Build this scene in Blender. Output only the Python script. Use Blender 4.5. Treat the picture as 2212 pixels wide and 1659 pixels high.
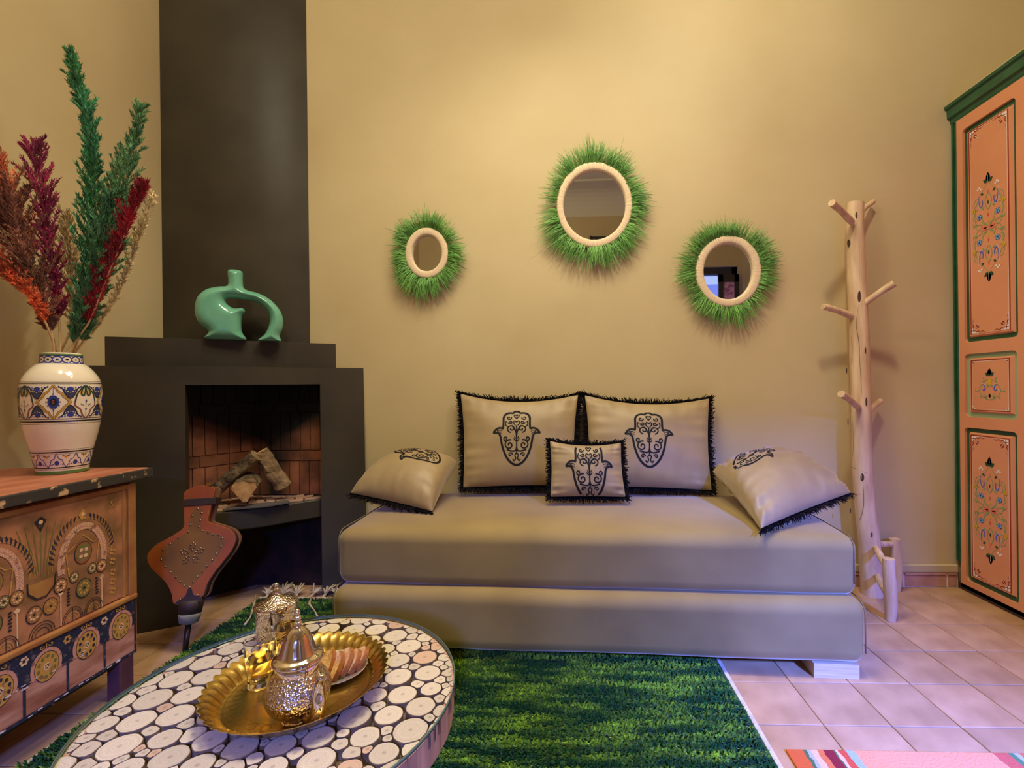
import bpy, bmesh, math, random
import numpy as np
from mathutils import Vector, Matrix, noise
random.seed(7); np.random.seed(7)
S = bpy.context.scene
for o in list(bpy.data.objects): bpy.data.objects.remove(o)
COL = S.collection
PI = math.pi

# ------------------------------------------------------------------ camera
F, CX, CY = 1029.0, 1173.0, 839.5
YAW, ROLL = math.atan(40/1029.0), math.radians(0.69)
fw = np.array([-math.sin(YAW), math.cos(YAW), 0.0]); rt0 = np.array([math.cos(YAW), math.sin(YAW), 0.0]); up0 = np.array([0, 0, 1.0])
rt = rt0*math.cos(ROLL) - up0*math.sin(ROLL); upv = up0*math.cos(ROLL) + rt0*math.sin(ROLL)
EYE = np.array([0, 0, 1.0])
cd = bpy.data.cameras.new('camera'); cam = bpy.data.objects.new('camera', cd); COL.objects.link(cam)
cd.sensor_width = 36; cd.lens = F/2212*36; cd.shift_x = (1106-CX)/2212; cd.shift_y = (CY-829.5)/2212; cd.clip_start = 0.02
M = Matrix([[rt[0], upv[0], -fw[0], EYE[0]], [rt[1], upv[1], -fw[1], EYE[1]], [rt[2], upv[2], -fw[2], EYE[2]], [0, 0, 0, 1]])
cam.matrix_world = M
S.camera = cam

# ------------------------------------------------------------------ world, lights, exposure
w = bpy.data.worlds.new('world'); S.world = w; w.use_nodes = True
bg = w.node_tree.nodes['Background']; bg.inputs[0].default_value = (0.45, 0.55, 1.0, 1); bg.inputs[1].default_value = 1.2
S.view_settings.view_transform = 'Standard'; S.view_settings.look = 'None'; S.view_settings.gamma = 1
S.view_settings.exposure = 0.0; S.view_settings.use_curve_mapping = False

def area(name, loc, target, size, power, color, sizey=None, spread=180):
    l = bpy.data.lights.new(name, 'AREA'); l.energy = power; l.color = color; l.size = size
    if sizey: l.shape = 'RECTANGLE'; l.size_y = sizey
    l.spread = math.radians(spread)
    o = bpy.data.objects.new(name, l); COL.objects.link(o); o.location = loc
    o.rotation_euler = (Vector(target)-Vector(loc)).to_track_quat('-Z', 'Y').to_euler(); return o
WARM = (1.0, 0.93, 0.70)
area('ceiling_lamp_and_fill', (0.75, 1.15, 3.4), (1.0, 2.1, 1.2), 0.15, 25, WARM)
def point(name, loc, power, color, r=0.1):
    l = bpy.data.lights.new(name, 'POINT'); l.energy = power; l.color = color; l.shadow_soft_size = r
    o = bpy.data.objects.new(name, l); COL.objects.link(o); o.location = loc; return o
point('ceiling_lamp_and_fill', (-1.0, 0.75, 3.1), 42, WARM, 0.14)  # added fill light to brighten the left wall
area('ceiling_lamp_and_fill', (-0.1, 1.25, 3.5), (-0.1, 1.27, 0.4), 0.7, 27, WARM, None, 110)  # added overhead fill for the table and sofa top
area('door_daylight', (2.40, -3.3, 3.40), (1.0, 1.5, 0.1), 0.42, 430, (0.08, 0.17, 1.0), 0.6, 70)
area('added_blue_beam', (0.4, -2.6, 2.1), (-1.0, 1.1, 0.1), 0.4, 48, (0.14, 0.21, 1.0), 0.3, 60)  # added blue beam onto the table and the floor at left

# ------------------------------------------------------------------ pixel rays onto real planes
def ray(x, y): return fw + rt*(x-CX)/F + upv*(CY-y)/F
def onz(x, y, z): d = ray(x, y); return EYE + d*(z-1)/d[2]
def ony(x, y, Y): d = ray(x, y); return EYE + d*Y/d[1]
def onx(x, y, X): d = ray(x, y); return EYE + d*X/d[0]
def onplane(x, y, p0, n): d = ray(x, y); return EYE + d*(np.dot(np.array(p0)-EYE, n)/np.dot(d, n))

# ------------------------------------------------------------------ materials
MATS = {}
def N(nt, t, **kw):
    n = nt.nodes.new(t)
    for k, v in kw.items(): setattr(n, k, v)
    return n
def mat(name, c1, c2=None, rough=0.6, metal=0.0, scale=8.0, stretch=(1, 1, 1), detail=4, bump=0.0, bscale=None, coat=0.0,
        attr=False, sheen=0.0, ramp=(0.35, 0.65), objrand=0.0, trans=0.0, ior=1.45, rough2=None, bdist=0.002, spec=0.5, bstretch=None, stint=(1, 1, 1)):
    if name in MATS: return MATS[name]
    m = bpy.data.materials.new(name); m.use_nodes = True; nt = m.node_tree; L = nt.links
    b = nt.nodes['Principled BSDF']
    b.inputs['Roughness'].default_value = rough; b.inputs['Metallic'].default_value = metal
    b.inputs['Coat Weight'].default_value = coat; b.inputs['Coat Roughness'].default_value = 0.08
    b.inputs['Sheen Weight'].default_value = sheen; b.inputs['Sheen Roughness'].default_value = 0.35; b.inputs['Sheen Tint'].default_value = (*stint, 1)
    b.inputs['Transmission Weight'].default_value = trans; b.inputs['IOR'].default_value = ior
    b.inputs['Specular IOR Level'].default_value = spec
    tc = N(nt, 'ShaderNodeTexCoord'); mp = N(nt, 'ShaderNodeMapping'); mp.inputs['Scale'].default_value = stretch
    L.new(tc.outputs['Object'], mp.inputs['Vector'])
    nz = N(nt, 'ShaderNodeTexNoise'); nz.inputs['Scale'].default_value = scale; nz.inputs['Detail'].default_value = detail
    L.new(mp.outputs[0], nz.inputs['Vector'])
    out = None
    if c2 is not None:
        r = N(nt, 'ShaderNodeValToRGB'); r.color_ramp.elements[0].position = ramp[0]; r.color_ramp.elements[1].position = ramp[1]
        r.color_ramp.elements[0].color = (*c1, 1); r.color_ramp.elements[1].color = (*c2, 1)
        L.new(nz.outputs['Fac'], r.inputs[0]); out = r.outputs[0]
    if attr:
        a = N(nt, 'ShaderNodeAttribute'); a.attribute_name = 'Col'
        mx = N(nt, 'ShaderNodeMix', data_type='RGBA', blend_type='MULTIPLY'); mx.inputs[0].default_value = 1
        if out: L.new(out, mx.inputs[6])
        else: mx.inputs[6].default_value = (*c1, 1)
        L.new(a.outputs['Color'], mx.inputs[7]); out = mx.outputs[2]
    if objrand:
        oi = N(nt, 'ShaderNodeObjectInfo'); mr = N(nt, 'ShaderNodeMapRange')
        mr.inputs[3].default_value = 1-objrand; mr.inputs[4].default_value = 1+objrand
        L.new(oi.outputs['Random'], mr.inputs[0])
        hs = N(nt, 'ShaderNodeHueSaturation'); L.new(mr.outputs[0], hs.inputs['Value'])
        if out: L.new(out, hs.inputs['Color'])
        else: hs.inputs['Color'].default_value = (*c1, 1)
        out = hs.outputs[0]
    if out: L.new(out, b.inputs['Base Color'])
    else: b.inputs['Base Color'].default_value = (*c1, 1)
    if rough2 is not None:
        mr = N(nt, 'ShaderNodeMapRange'); mr.inputs[3].default_value = rough; mr.inputs[4].default_value = rough2
        L.new(nz.outputs['Fac'], mr.inputs[0]); L.new(mr.outputs[0], b.inputs['Roughness'])
    if bump:
        n2 = N(nt, 'ShaderNodeTexNoise'); n2.inputs['Scale'].default_value = bscale or scale*3; n2.inputs['Detail'].default_value = 6
        if bstretch:
            mp2 = N(nt, 'ShaderNodeMapping'); mp2.inputs['Scale'].default_value = bstretch
            L.new(tc.outputs['Object'], mp2.inputs['Vector']); L.new(mp2.outputs[0], n2.inputs['Vector'])
        else: L.new(mp.outputs[0], n2.inputs['Vector'])
        bp = N(nt, 'ShaderNodeBump'); bp.inputs['Strength'].default_value = bump; bp.inputs['Distance'].default_value = bdist
        L.new(n2.outputs['Fac'], bp.inputs['Height']); L.new(bp.outputs[0], b.inputs['Normal'])
    MATS[name] = m; return m
def flat(name, c, rough=0.55, **k): return mat(name, c, rough=rough, **k)
def srgb(r, g, b): return tuple(((v/255+0.055)/1.055)**2.4 if v > 10 else v/255/12.92 for v in (r, g, b))

# ------------------------------------------------------------------ mesh helpers
ROOTLOC = {}
def origin_of(o):
    p = np.zeros(3)
    while o is not None: p = p + np.array(o.location); o = o.parent
    return p
def tag(o, label=None, cat=None, group=None, kind=None):
    if label: o['label'] = label
    if cat: o['category'] = cat
    if group: o['group'] = group
    if kind: o['kind'] = kind
    return o
def thing(name, label, cat, loc, group=None, kind=None):
    o = bpy.data.objects.new(name, None); COL.objects.link(o); o.location = tuple(float(v) for v in loc); o.empty_display_size = 0.05
    return tag(o, label, cat, group, kind)
class MB:
    def __init__(s): s.v = []; s.f = []; s.mi = []; s.c = []; s.n = 0
    def add(s, verts, faces, mi=0, col=(1, 1, 1)):
        verts = np.asarray(verts, float).reshape(-1, 3)
        b = s.n; s.v.append(verts); s.n += len(verts)
        for f in faces: s.f.append([b+i for i in f]); s.mi.append(mi); s.c.append(col)
        return s
    def box(s, lo, hi, mi=0, col=(1, 1, 1), ch=0.0):
        lo = np.array(lo, float); hi = np.array(hi, float)
        if ch <= 0:
            v = [(x, y, z) for z in (lo[2], hi[2]) for y in (lo[1], hi[1]) for x in (lo[0], hi[0])]
            return s.add(v, [(0, 2, 3, 1), (4, 5, 7, 6), (0, 1, 5, 4), (2, 6, 7, 3), (0, 4, 6, 2), (1, 3, 7, 5)], mi, col)
        bm = bmesh.new(); bmesh.ops.create_cube(bm, size=1)
        for q in bm.verts: q.co = Vector([(lo[i]+hi[i])/2 + q.co[i]*(hi[i]-lo[i]) for i in range(3)])
        bmesh.ops.bevel(bm, geom=bm.edges[:], offset=ch, segments=2, affect='EDGES', profile=0.5)
        s.bm(bm, mi, col); return s
    def bm(s, bm, mi=0, col=(1, 1, 1)):
        bm.verts.ensure_lookup_table(); bm.verts.index_update()
        s.add([tuple(q.co) for q in bm.verts], [[q.index for q in f.verts] for f in bm.faces], mi, col); bm.free()
    def grid(s, fn, nu, nv, mi=0, col=(1, 1, 1), closeu=False, closev=False, flip=False):
        V = [fn(i/(nu if closeu else nu-1), j/(nv if closev else nv-1)) for i in range(nu) for j in range(nv)]
        Fs = []
        for i in range(nu if closeu else nu-1):
            for j in range(nv if closev else nv-1):
                a, b2, c, d = i*nv+j, ((i+1) % nu)*nv+j, ((i+1) % nu)*nv+(j+1) % nv, i*nv+(j+1) % nv
                Fs.append((a, d, c, b2) if flip else (a, b2, c, d))
        return s.add(V, Fs, mi, col)
    def lathe(s, prof, c=(0, 0, 0), n=40, mi=0, col=(1, 1, 1), fr=None, sx=1, sy=1):
        V = []; Fs = []
        for r, z in prof:
            for k in range(n):
                a = 2*PI*k/n; rr = r*(fr(a, z) if fr else 1)
                V.append((c[0]+sx*rr*math.cos(a), c[1]+sy*rr*math.sin(a), c[2]+z))
        for i in range(len(prof)-1):
            for k in range(n):
                Fs.append((i*n+k, i*n+(k+1) % n, (i+1)*n+(k+1) % n, (i+1)*n+k))
        if prof[0][0] > 1e-6: Fs.append(tuple(range(n-1, -1, -1)))
        if prof[-1][0] > 1e-6: Fs.append(tuple((len(prof)-1)*n+k for k in range(n)))
        return s.add(V, Fs, mi, col)
    def tube(s, pts, rad, n=10, mi=0, col=(1, 1, 1), caps=True, flatx=1.0):
        P = [Vector(tuple(map(float, p))) for p in pts]
        if not hasattr(rad, '__len__'): rad = [rad]*len(P)
        T = [(P[min(i+1, len(P)-1)]-P[max(i-1, 0)]).normalized() for i in range(len(P))]
        u = T[0].orthogonal().normalized(); V = []
        for i, p in enumerate(P):
            u = (u - T[i]*u.dot(T[i])).normalized(); v = T[i].cross(u)
            for k in range(n):
                a = 2*PI*k/n; V.append(tuple(p + (u*math.cos(a)*flatx + v*math.sin(a))*rad[i]))
        Fs = [(i*n+k, i*n+(k+1) % n, (i+1)*n+(k+1) % n, (i+1)*n+k) for i in range(len(P)-1) for k in range(n)]
        if caps: Fs += [tuple(range(n-1, -1, -1)), tuple((len(P)-1)*n+k for k in range(n))]
        return s.add(V, Fs, mi, col)
    def prism(s, poly, z0, z1, mi=0, col=(1, 1, 1), taper=1.0, mapf=None):
        n = len(poly); cx = sum(p[0] for p in poly)/n; cy = sum(p[1] for p in poly)/n
        V = [(p[0], p[1], z0) for p in poly] + [(cx+(p[0]-cx)*taper, cy+(p[1]-cy)*taper, z1) for p in poly]
        if mapf: V = [mapf(*q) for q in V]
        Fs = [tuple(range(n-1, -1, -1)), tuple(range(n, 2*n))] + [(k, (k+1) % n, n+(k+1) % n, n+k) for k in range(n)]
        return s.add(V, Fs, mi, col)
    def build(s, name, m, parent=None, smooth=False, label=None, cat=None, group=None, kind=None, recalc=True, auto=None, bevel=0, mods=None):
        V = np.concatenate(s.v) if s.v else np.zeros((0, 3))
        if parent is not None: off = origin_of(parent)
        else:
            lo, hi = V.min(0), V.max(0); off = np.array([(lo[0]+hi[0])/2, (lo[1]+hi[1])/2, lo[2]])
        me = bpy.data.meshes.new(name); me.from_pydata((V-off).tolist(), [], s.f)
        ms = m if isinstance(m, (list, tuple)) else [m]
        for q in ms: me.materials.append(q)
        me.polygons.foreach_set('material_index', s.mi)
        if any(c != (1, 1, 1) for c in s.c):
            ca = me.color_attributes.new('Col', 'FLOAT_COLOR', 'CORNER'); arr = []
            for p, c in zip(me.polygons, s.c): arr += list((*c, 1))*p.loop_total
            ca.data.foreach_set('color', arr)
        me.update()
        if recalc and len(s.f) < 60000:
            bm = bmesh.new(); bm.from_mesh(me)
            bmesh.ops.recalc_face_normals(bm, faces=bm.faces); bm.to_mesh(me); bm.free()
        if smooth:
            me.shade_smooth()
            if auto: me.set_sharp_from_angle(angle=math.radians(auto))
        o = bpy.data.objects.new(name, me); COL.objects.link(o)
        if parent is not None: o.parent = parent
        else: o.location = off.tolist()
        if bevel:
            bv = o.modifiers.new('bevel', 'BEVEL'); bv.width = bevel; bv.segments = 2; bv.limit_method = 'ANGLE'
        return tag(o, label, cat, group, kind)
def curve_mesh(loops, extrude, bevel=0.0, res=3, smoothcurve=False):
    cu = bpy.data.curves.new('c', 'CURVE'); cu.dimensions = '2D'; cu.fill_mode = 'BOTH'; cu.extrude = extrude; cu.bevel_depth = bevel; cu.bevel_resolution = res
    for lp in loops:
        sp = cu.splines.new('POLY'); sp.points.add(len(lp)-1)
        for q, p in zip(sp.points, lp): q.co = (p[0], p[1], 0, 1)
        sp.use_cyclic_u = True
    ob = bpy.data.objects.new('c', cu); COL.objects.link(ob)
    dg = bpy.context.evaluated_depsgraph_get(); me = bpy.data.meshes.new_from_object(ob.evaluated_get(dg))
    V = [tuple(v.co) for v in me.vertices]; Fs = [tuple(p.vertices) for p in me.polygons]
    bpy.data.objects.remove(ob); bpy.data.meshes.remove(me)
    return V, Fs
def smooth_loop(pts, n=6, closed=True):
    P = [np.array(p, float) for p in pts]; k = len(P); out = []
    rng = range(k) if closed else range(k-1)
    for i in rng:
        if closed: p0, p1, p2, p3 = P[i-1], P[i], P[(i+1) % k], P[(i+2) % k]
        else: p0, p1, p2, p3 = P[max(i-1, 0)], P[i], P[i+1], P[min(i+2, k-1)]
        for j in range(n):
            t = j/n
            out.append(0.5*((2*p1)+(-p0+p2)*t+(2*p0-5*p1+4*p2-p3)*t*t+(-p0+3*p1-3*p2+p3)*t**3))
    if not closed: out.append(P[-1])
    return out
def ribbon(mb, pts, width, mapf, lift=0.0, mi=0, taper=False, step=None):
    P = [np.array(p, float)[:2] for p in pts]
    if step:
        Q = [P[0]]
        for a, b in zip(P, P[1:]):
            n = max(1, int(np.linalg.norm(b-a)/step))
            for k in range(1, n+1): Q.append(a+(b-a)*k/n)
        P = Q
    n = len(P)
    if n < 2: return
    V = []
    for i in range(n):
        t = P[min(i+1, n-1)]-P[max(i-1, 0)]; t = t/(np.linalg.norm(t)+1e-9); nn = np.array([-t[1], t[0]])
        wd = width if not hasattr(width, '__len__') else width[0]+(width[1]-width[0])*i/(n-1)
        if taper: wd = wd*max(0.12, math.sin(PI*i/(n-1))**0.6)
        V += [mapf(*(P[i]+nn*wd/2), lift), mapf(*(P[i]-nn*wd/2), lift)]
    mb.add(V, [(2*i, 2*i+1, 2*i+3, 2*i+2) for i in range(n-1)], mi)
def blob(mb, poly, mapf, lift=0.0, mi=0):
    c = np.mean(np.array(poly, float), axis=0); n = len(poly)
    mb.add([mapf(c[0], c[1], lift)]+[mapf(p[0], p[1], lift) for p in poly], [(0, 1+k, 1+(k+1) % n) for k in range(n)], mi)
def circ(cx, cy, r, n=14, ry=None, a0=0): return [(cx+r*math.cos(a0+2*PI*k/n), cy+(ry or r)*math.sin(a0+2*PI*k/n)) for k in range(n)]
def spiral(cx, cy, r0, a0, turns, sgn=1, n=22, r1=0.12):
    return [(cx+r0*(1-(1-r1)*t)*math.cos(a0+sgn*2*PI*turns*t), cy+r0*(1-(1-r1)*t)*math.sin(a0+sgn*2*PI*turns*t)) for t in [k/(n-1) for k in range(n)]]
def jit(a): return random.uniform(-a, a)
# ------------------------------------------------------------------ setting
XL, YB, XR, YR, ZC = -1.95, 2.43, 2.45, -1.7, 3.62
XW = 1.935
m_wall = mat('ochre_plaster', srgb(202, 181, 136), srgb(194, 172, 126), rough=0.62, scale=1.6, bump=0.25, bscale=5, bdist=0.01, rough2=0.5)
m_ceil = mat('ceiling_paint', srgb(214, 206, 180), rough=0.8)
m_grout = mat('grout', srgb(120, 100, 84), srgb(180, 165, 150), rough=0.9, scale=6)
m_tile = mat('terracotta_tile', srgb(194, 152, 112), srgb(162, 122, 86), rough=0.42, scale=9, bump=0.15, bscale=40, objrand=0.09, rough2=0.6, ramp=(0.3, 0.75))
MB().box((XL, YR, -0.08), (XR, YB, -0.006)).build('floor', m_grout, kind='structure')
FLOOR = bpy.data.objects['floor']
tx0, ty0, tdx, tdy = 0.76, 1.432, 0.1955, 0.2042
tm = None
k = 0
for i in range(-14, 9):
    for j in range(-5, 6):
        x0, x1 = tx0+i*tdx, tx0+(i+1)*tdx; y0, y1 = ty0+j*tdy, ty0+(j+1)*tdy
        x0, x1, y0, y1 = max(x0, XL), min(x1, XR), max(y0, YR), min(y1, YB)
        if x1-x0 < 0.01 or y1-y0 < 0.01: continue
        g = 0.0013; full = abs(x1-x0-tdx) < 1e-6 and abs(y1-y0-tdy) < 1e-6
        if full and tm:
            o = bpy.data.objects.new('tile', tm); COL.objects.link(o); o.parent = FLOOR
            o.location = (np.array([(x0+x1)/2, (y0+y1)/2, -0.012]) - origin_of(FLOOR)).tolist()
        else:
            cx, cy = (x0+x1)/2, (y0+y1)/2; hx, hy = (x1-x0)/2-g, (y1-y0)/2-g; c = 0.0022
            V = [(sx*a, sy*b, z) for (a, b, z) in ((hx, hy, 0), (hx, hy, 0.0105), (hx-c, hy-c, 0.012)) for sx, sy in ((-1, -1), (1, -1), (1, 1), (-1, 1))]
            Fs = [(r*4+q, r*4+(q+1) % 4, (r+1)*4+(q+1) % 4, (r+1)*4+q) for r in range(2) for q in range(4)]+[(8, 9, 10, 11)]
            me = bpy.data.meshes.new('tile'); me.from_pydata(V, [], Fs); me.materials.append(m_tile); me.update()
            if full: tm = me
            o = bpy.data.objects.new('tile', me); COL.objects.link(o); o.parent = FLOOR
            o.location = (np.array([cx, cy, -0.012]) - origin_of(FLOOR)).tolist()
        o.rotation_euler = (jit(0.004), jit(0.004), 0)
MB().box((XL-0.1, YB, -0.05), (XR+0.1, YB+0.12, ZC)).build('wall_back', m_wall, kind='structure')
MB().box((XL-0.12, YR, -0.05), (XL, YB, ZC)).build('wall_left', m_wall, kind='structure')
MB().box((XR, YR, -0.05), (XR+0.12, YB, ZC)).build('wall_right', m_wall, kind='structure')
# rear wall behind the camera, with a doorway on the right (seen in the mirrors) and an opening added for the blue beam
DX0, DX1, DZ = 1.66, 2.40, 2.62
r = MB(); WX0, WX1, WZ0, WZ1 = -0.6, 0.42, 0.9, 1.80
r.box((XL, YR-0.2, -0.05), (WX0, YR, ZC)); r.box((WX0, YR-0.2, -0.05), (WX1, YR, WZ0)); r.box((WX0, YR-0.2, WZ1), (WX1, YR, ZC))
r.box((WX1, YR-0.2, -0.05), (DX0, YR, ZC)); r.box((DX0, YR-0.2, DZ), (DX1, YR, ZC)); r.box((DX1, YR-0.2, -0.05), (XR, YR, ZC))
r.build('wall_rear', m_wall, kind='structure')
# ceiling with a stepped cove and a thin moulding
c = MB(); c.box((XL, YR, ZC), (XR, YB, ZC+0.1)); c.build('ceiling', m_ceil, kind='structure')
for nm, a in (('back', ((XL, YB), (XR, YB), (0, -1))), ('rear', ((XL, YR), (XR, YR), (0, 1))), ('left', ((XL, YR), (XL, YB), (1, 0))), ('right', ((XR, YR), (XR, YB), (-1, 0)))):
    (p, q, d) = a
    prof = [(0, 0)] + [(0.28*(1-math.cos(t*PI/2)), -0.28*(1-math.sin(t*PI/2))) for t in (0, .2, .4, .6, .8, 1.0)][::1]
    V = []
    for e in (p, q):
        for (dd, dz) in [(0, 0), (0, -0.28)]+[(0.28*(1-math.cos(t*PI/2)), -0.28+0.28*math.sin(t*PI/2)) for t in (.15, .3, .45, .6, .75, .9, 1.0)]:
            V.append((e[0]+d[0]*dd, e[1]+d[1]*dd, ZC+dz))
    n = len(V)//2
    mb = MB().add(V, [(i, (i+1) % n, n+(i+1) % n, n+i) for i in range(n)]+[tuple(range(n)), tuple(range(2*n-1, n-1, -1))])
    mb.build('trim_cove_'+nm, m_ceil, kind='structure')
mb = MB()
for (x0, y0, x1, y1) in ((XL+.5, YR+.5, XR-.5, YR+.53), (XL+.5, YB-.53, XR-.5, YB-.5), (XL+.5, YR+.5, XL+.53, YB-.5), (XR-.53, YR+.5, XR-.5, YB-.5)):
    mb.box((x0, y0, ZC-0.02), (x1, y1, ZC))
mb.build('trim_ceiling', m_ceil, kind='structure')
# doorway: dark steel frame, leaf with patterned glass, courtyard beyond
m_dark = mat('dark_joinery', srgb(52, 48, 46), rough=0.4)
mb = MB().box((DX0, YR-0.12, 0), (DX0+0.07, YR-0.04, DZ)).box((DX1-0.07, YR-0.12, 0), (DX1, YR-0.04, DZ)).box((DX0, YR-0.12, DZ-0.1), (DX1, YR-0.04, DZ))
door = mb.build('door_1', m_dark, kind='structure')
mb = MB(); hx, hy = 2.17, YR-0.02; ex, ey = 2.2, YR+0.001
lx0, lx1, ly = 2.12, 2.39, YR+0.02
mb.box((lx0, ly, 0.02), (lx0+0.06, ly+0.04, 2.5)).box((lx1-0.06, ly, 0.02), (lx1, ly+0.04, 2.5)).box((lx0, ly, 2.4), (lx1, ly+0.04, 2.5)).box((lx0, ly, 0.02), (lx1, ly+0.04, 0.9))
leaf = mb.build('door_leaf', m_dark, door)
MB().box((lx0+.05, ly+.015, .88), (lx1-.05, ly+.025, 2.42)).build('glass_pane', mat('patterned_glass', srgb(214, 160, 205), srgb(160, 105, 155), rough=0.25, scale=22, ramp=(.45, .55)), leaf)
m_court = mat('courtyard_wall', srgb(190, 190, 235), rough=0.9)
MB().box((0.2, -5.2, -0.05), (5.2, -5.1, 3.1)).build('wall_courtyard', m_court, kind='structure')
MB().box((0.0, -5.2, -0.14), (5.2, YR-0.2, -0.08)).build('floor_courtyard', m_court, kind='structure')
MB().box((0.2, -4.6, 3.35), (5.2, -4.45, 3.55)).build('trim_1', mat('old_beam', srgb(96, 82, 92), rough=.8), kind='structure')
mb = MB().box((WX0, YR-.14, WZ0), (WX0+.05, YR-.08, WZ1)).box((WX1-.05, YR-.14, WZ0), (WX1, YR-.08, WZ1)).box((WX0, YR-.14, WZ0), (WX1, YR-.08, WZ0+.05)).box((WX0, YR-.14, WZ1-.05), (WX1, YR-.08, WZ1)).box(((WX0+WX1)/2-.02, YR-.13, WZ0), ((WX0+WX1)/2+.02, YR-.09, WZ1))
mb.build('added_window_1', m_dark, kind='structure')  # made-up window frame; its opening is sized to cut the blue beam
# curtain on a black rod (reflected in the large mirror)
cr = thing('curtain', 'grey pleated curtain on a black rod with rings behind the viewer', 'curtain', (0.7, YR+.1, 0.05))
MB().tube([(0.42, YR+.1, 3.02), (1.0, YR+.1, 3.02)], 0.016, 10).tube([(.40, YR+.1, 3.02), (.44, YR+.1, 3.02)], .028, 10).tube([(.55, YR, 3.02), (.55, YR+.1, 3.02)], .01, 8).build('curtain_rod', flat('black_iron', (0.02, 0.02, 0.022), 0.35), cr)
for q in range(5):
    cx = .5+q*.1
    MB().grid(lambda u, v: (cx+0.006*math.cos(v*2*PI), YR+.1+(.03+.006*math.sin(v*2*PI))*math.cos(u*2*PI), 3.0+(.03+.006*math.sin(v*2*PI))*math.sin(u*2*PI)), 14, 6, closeu=True, closev=True).build('ring', MATS['black_iron'], cr, smooth=True)
MB().grid(lambda u, v: (.47+.5*u, YR+.1+.025*math.sin(u*2*PI*7), 2.96-2.9*v), 90, 4).build('cloth', mat('grey_curtain', srgb(150, 145, 140), rough=.9), cr, smooth=True)
# baseboard tiles along the back wall
bb = MB().box((-1.0, YB-0.012, 0), (XW, YB, 0.072)).build('baseboard_back', mat('white_grout', srgb(225, 218, 215), rough=.9), kind='structure')
m_btile = mat('skirting_tile', srgb(190, 142, 120), srgb(170, 120, 100), rough=.4, scale=14, objrand=.1, bump=.2)
edges = [XW-0.003, 1.882, 1.677, 1.478, 1.28, 1.08, .88, .68, .48, .28, .08, -.12, -.32, -.52, -.72, -.92]
for a, b in zip(edges, edges[1:]):
    MB().box((b+.004, YB-.015, .004), (a-.004, YB-.006, .057), ch=.0015).build('tile', m_btile, bb)
    MB().box((b+.003, YB-.019, .060), (a-.002, YB-.006, .070), ch=.0015).build('cap', m_btile, bb)
MB().box((-1.0, YB-.02, .072), (XW, YB, .112), ch=.006).build('trim_2', mat('plaster_ledge', srgb(190, 170, 130), rough=.7), kind='structure')

# ------------------------------------------------------------------ painted cupboard on the right
cup = thing('cupboard', 'built-in orange cupboard with green frame and painted floral door panels', 'cupboard', (XW+.2, 1.4, 0))
m_orange = mat('orange_paint', srgb(226, 152, 110), srgb(216, 142, 100), rough=.38, scale=3, bump=.1, bscale=60)
m_green = mat('green_paint', srgb(46, 92, 58), srgb(34, 76, 48), rough=.3, scale=12, bump=.2, bscale=20, bstretch=(8, 1, 8))
m_lgreen = mat('pale_green_paint', srgb(150, 180, 140), rough=.4)
CY0 = 0.25
MB().box((XW+.05, CY0, .03), (XR-.015, YB-.015, 2.33)).build('carcass', m_orange, cup)
MB().box((XW+.0, CY0, 0), (XR-.015, YB-.015, .03)).build('plinth', mat('dark_brown_plinth', srgb(60, 36, 28), rough=.7), cup)  # plain dark brown plinth
for (x0, y0, x1) in ((XW-.004, 2.4145, XW+.05), (XW+.004, 2.405, XW+.05), (XW-.002, 2.396, XW+.05)):
    MB().box((x0, y0, .13), (x1, y0+.0085, 2.3), ch=.002).build('green_moulding', m_green, cup)
mb = MB()
prof = [(0.06, 2.275), (0.0, 2.275), (-0.004, 2.285), (-.006, 2.30), (-.018, 2.305), (-.02, 2.345), (-.03, 2.35), (-.032, 2.362), (-.026, 2.368), (0.06, 2.368)]
V = [(XW+a, y, z) for y in (CY0, 2.428) for a, z in prof]; n = len(prof)
mb.add(V, [(i, (i+1) % n, n+(i+1) % n, n+i) for i in range(n)]+[tuple(range(n)), tuple(range(2*n-1, n-1, -1))]); mb.build('cornice', m_green, cup)
MB().box((XW+.0, CY0, 2.33), (XR-.012, YB-.004, 2.392), ch=.004).build('top_ledge', m_wall, cup)
def rrect(y0, y1, z0, z1, r=.02, n=5):
    out = []
    for cx, cy, a in ((y1-r, z1-r, 0), (y0+r, z1-r, PI/2), (y0+r, z0+r, PI), (y1-r, z0+r, 1.5*PI)):
        for k in range(n+1): out.append((cx+r*math.cos(a+PI/2*k/n), cy+r*math.sin(a+PI/2*k/n)))
    return out
C_red = flat('oxblood_paint', srgb(150, 44, 26), .4); C_white = flat('white_paint', srgb(238, 226, 222), .4)
C_blue = flat('blue_paint', srgb(92, 96, 190), .4); C_sky = flat('sky_blue_paint', srgb(128, 172, 235), .4)
C_yel = flat('yellow_paint', srgb(215, 170, 50), .4); C_dg = flat('dark_green_paint', srgb(24, 70, 46), .4)
C_sg = flat('sage_paint', srgb(128, 160, 104), .4); C_pink = flat('salmon_paint', srgb(226, 116, 96), .4)
C_blk = flat('black_paint', srgb(30, 30, 34), .45); C_org = flat('burnt_orange_paint', srgb(206, 92, 60), .4)
PM = [C_red, C_white, C_blue, C_sky, C_yel, C_dg, C_sg, C_pink, C_blk, C_org]
RED, WHT, BLU, SKY, YEL, DGR, SGE, PNK, BLK, ORG = range(10)
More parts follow.
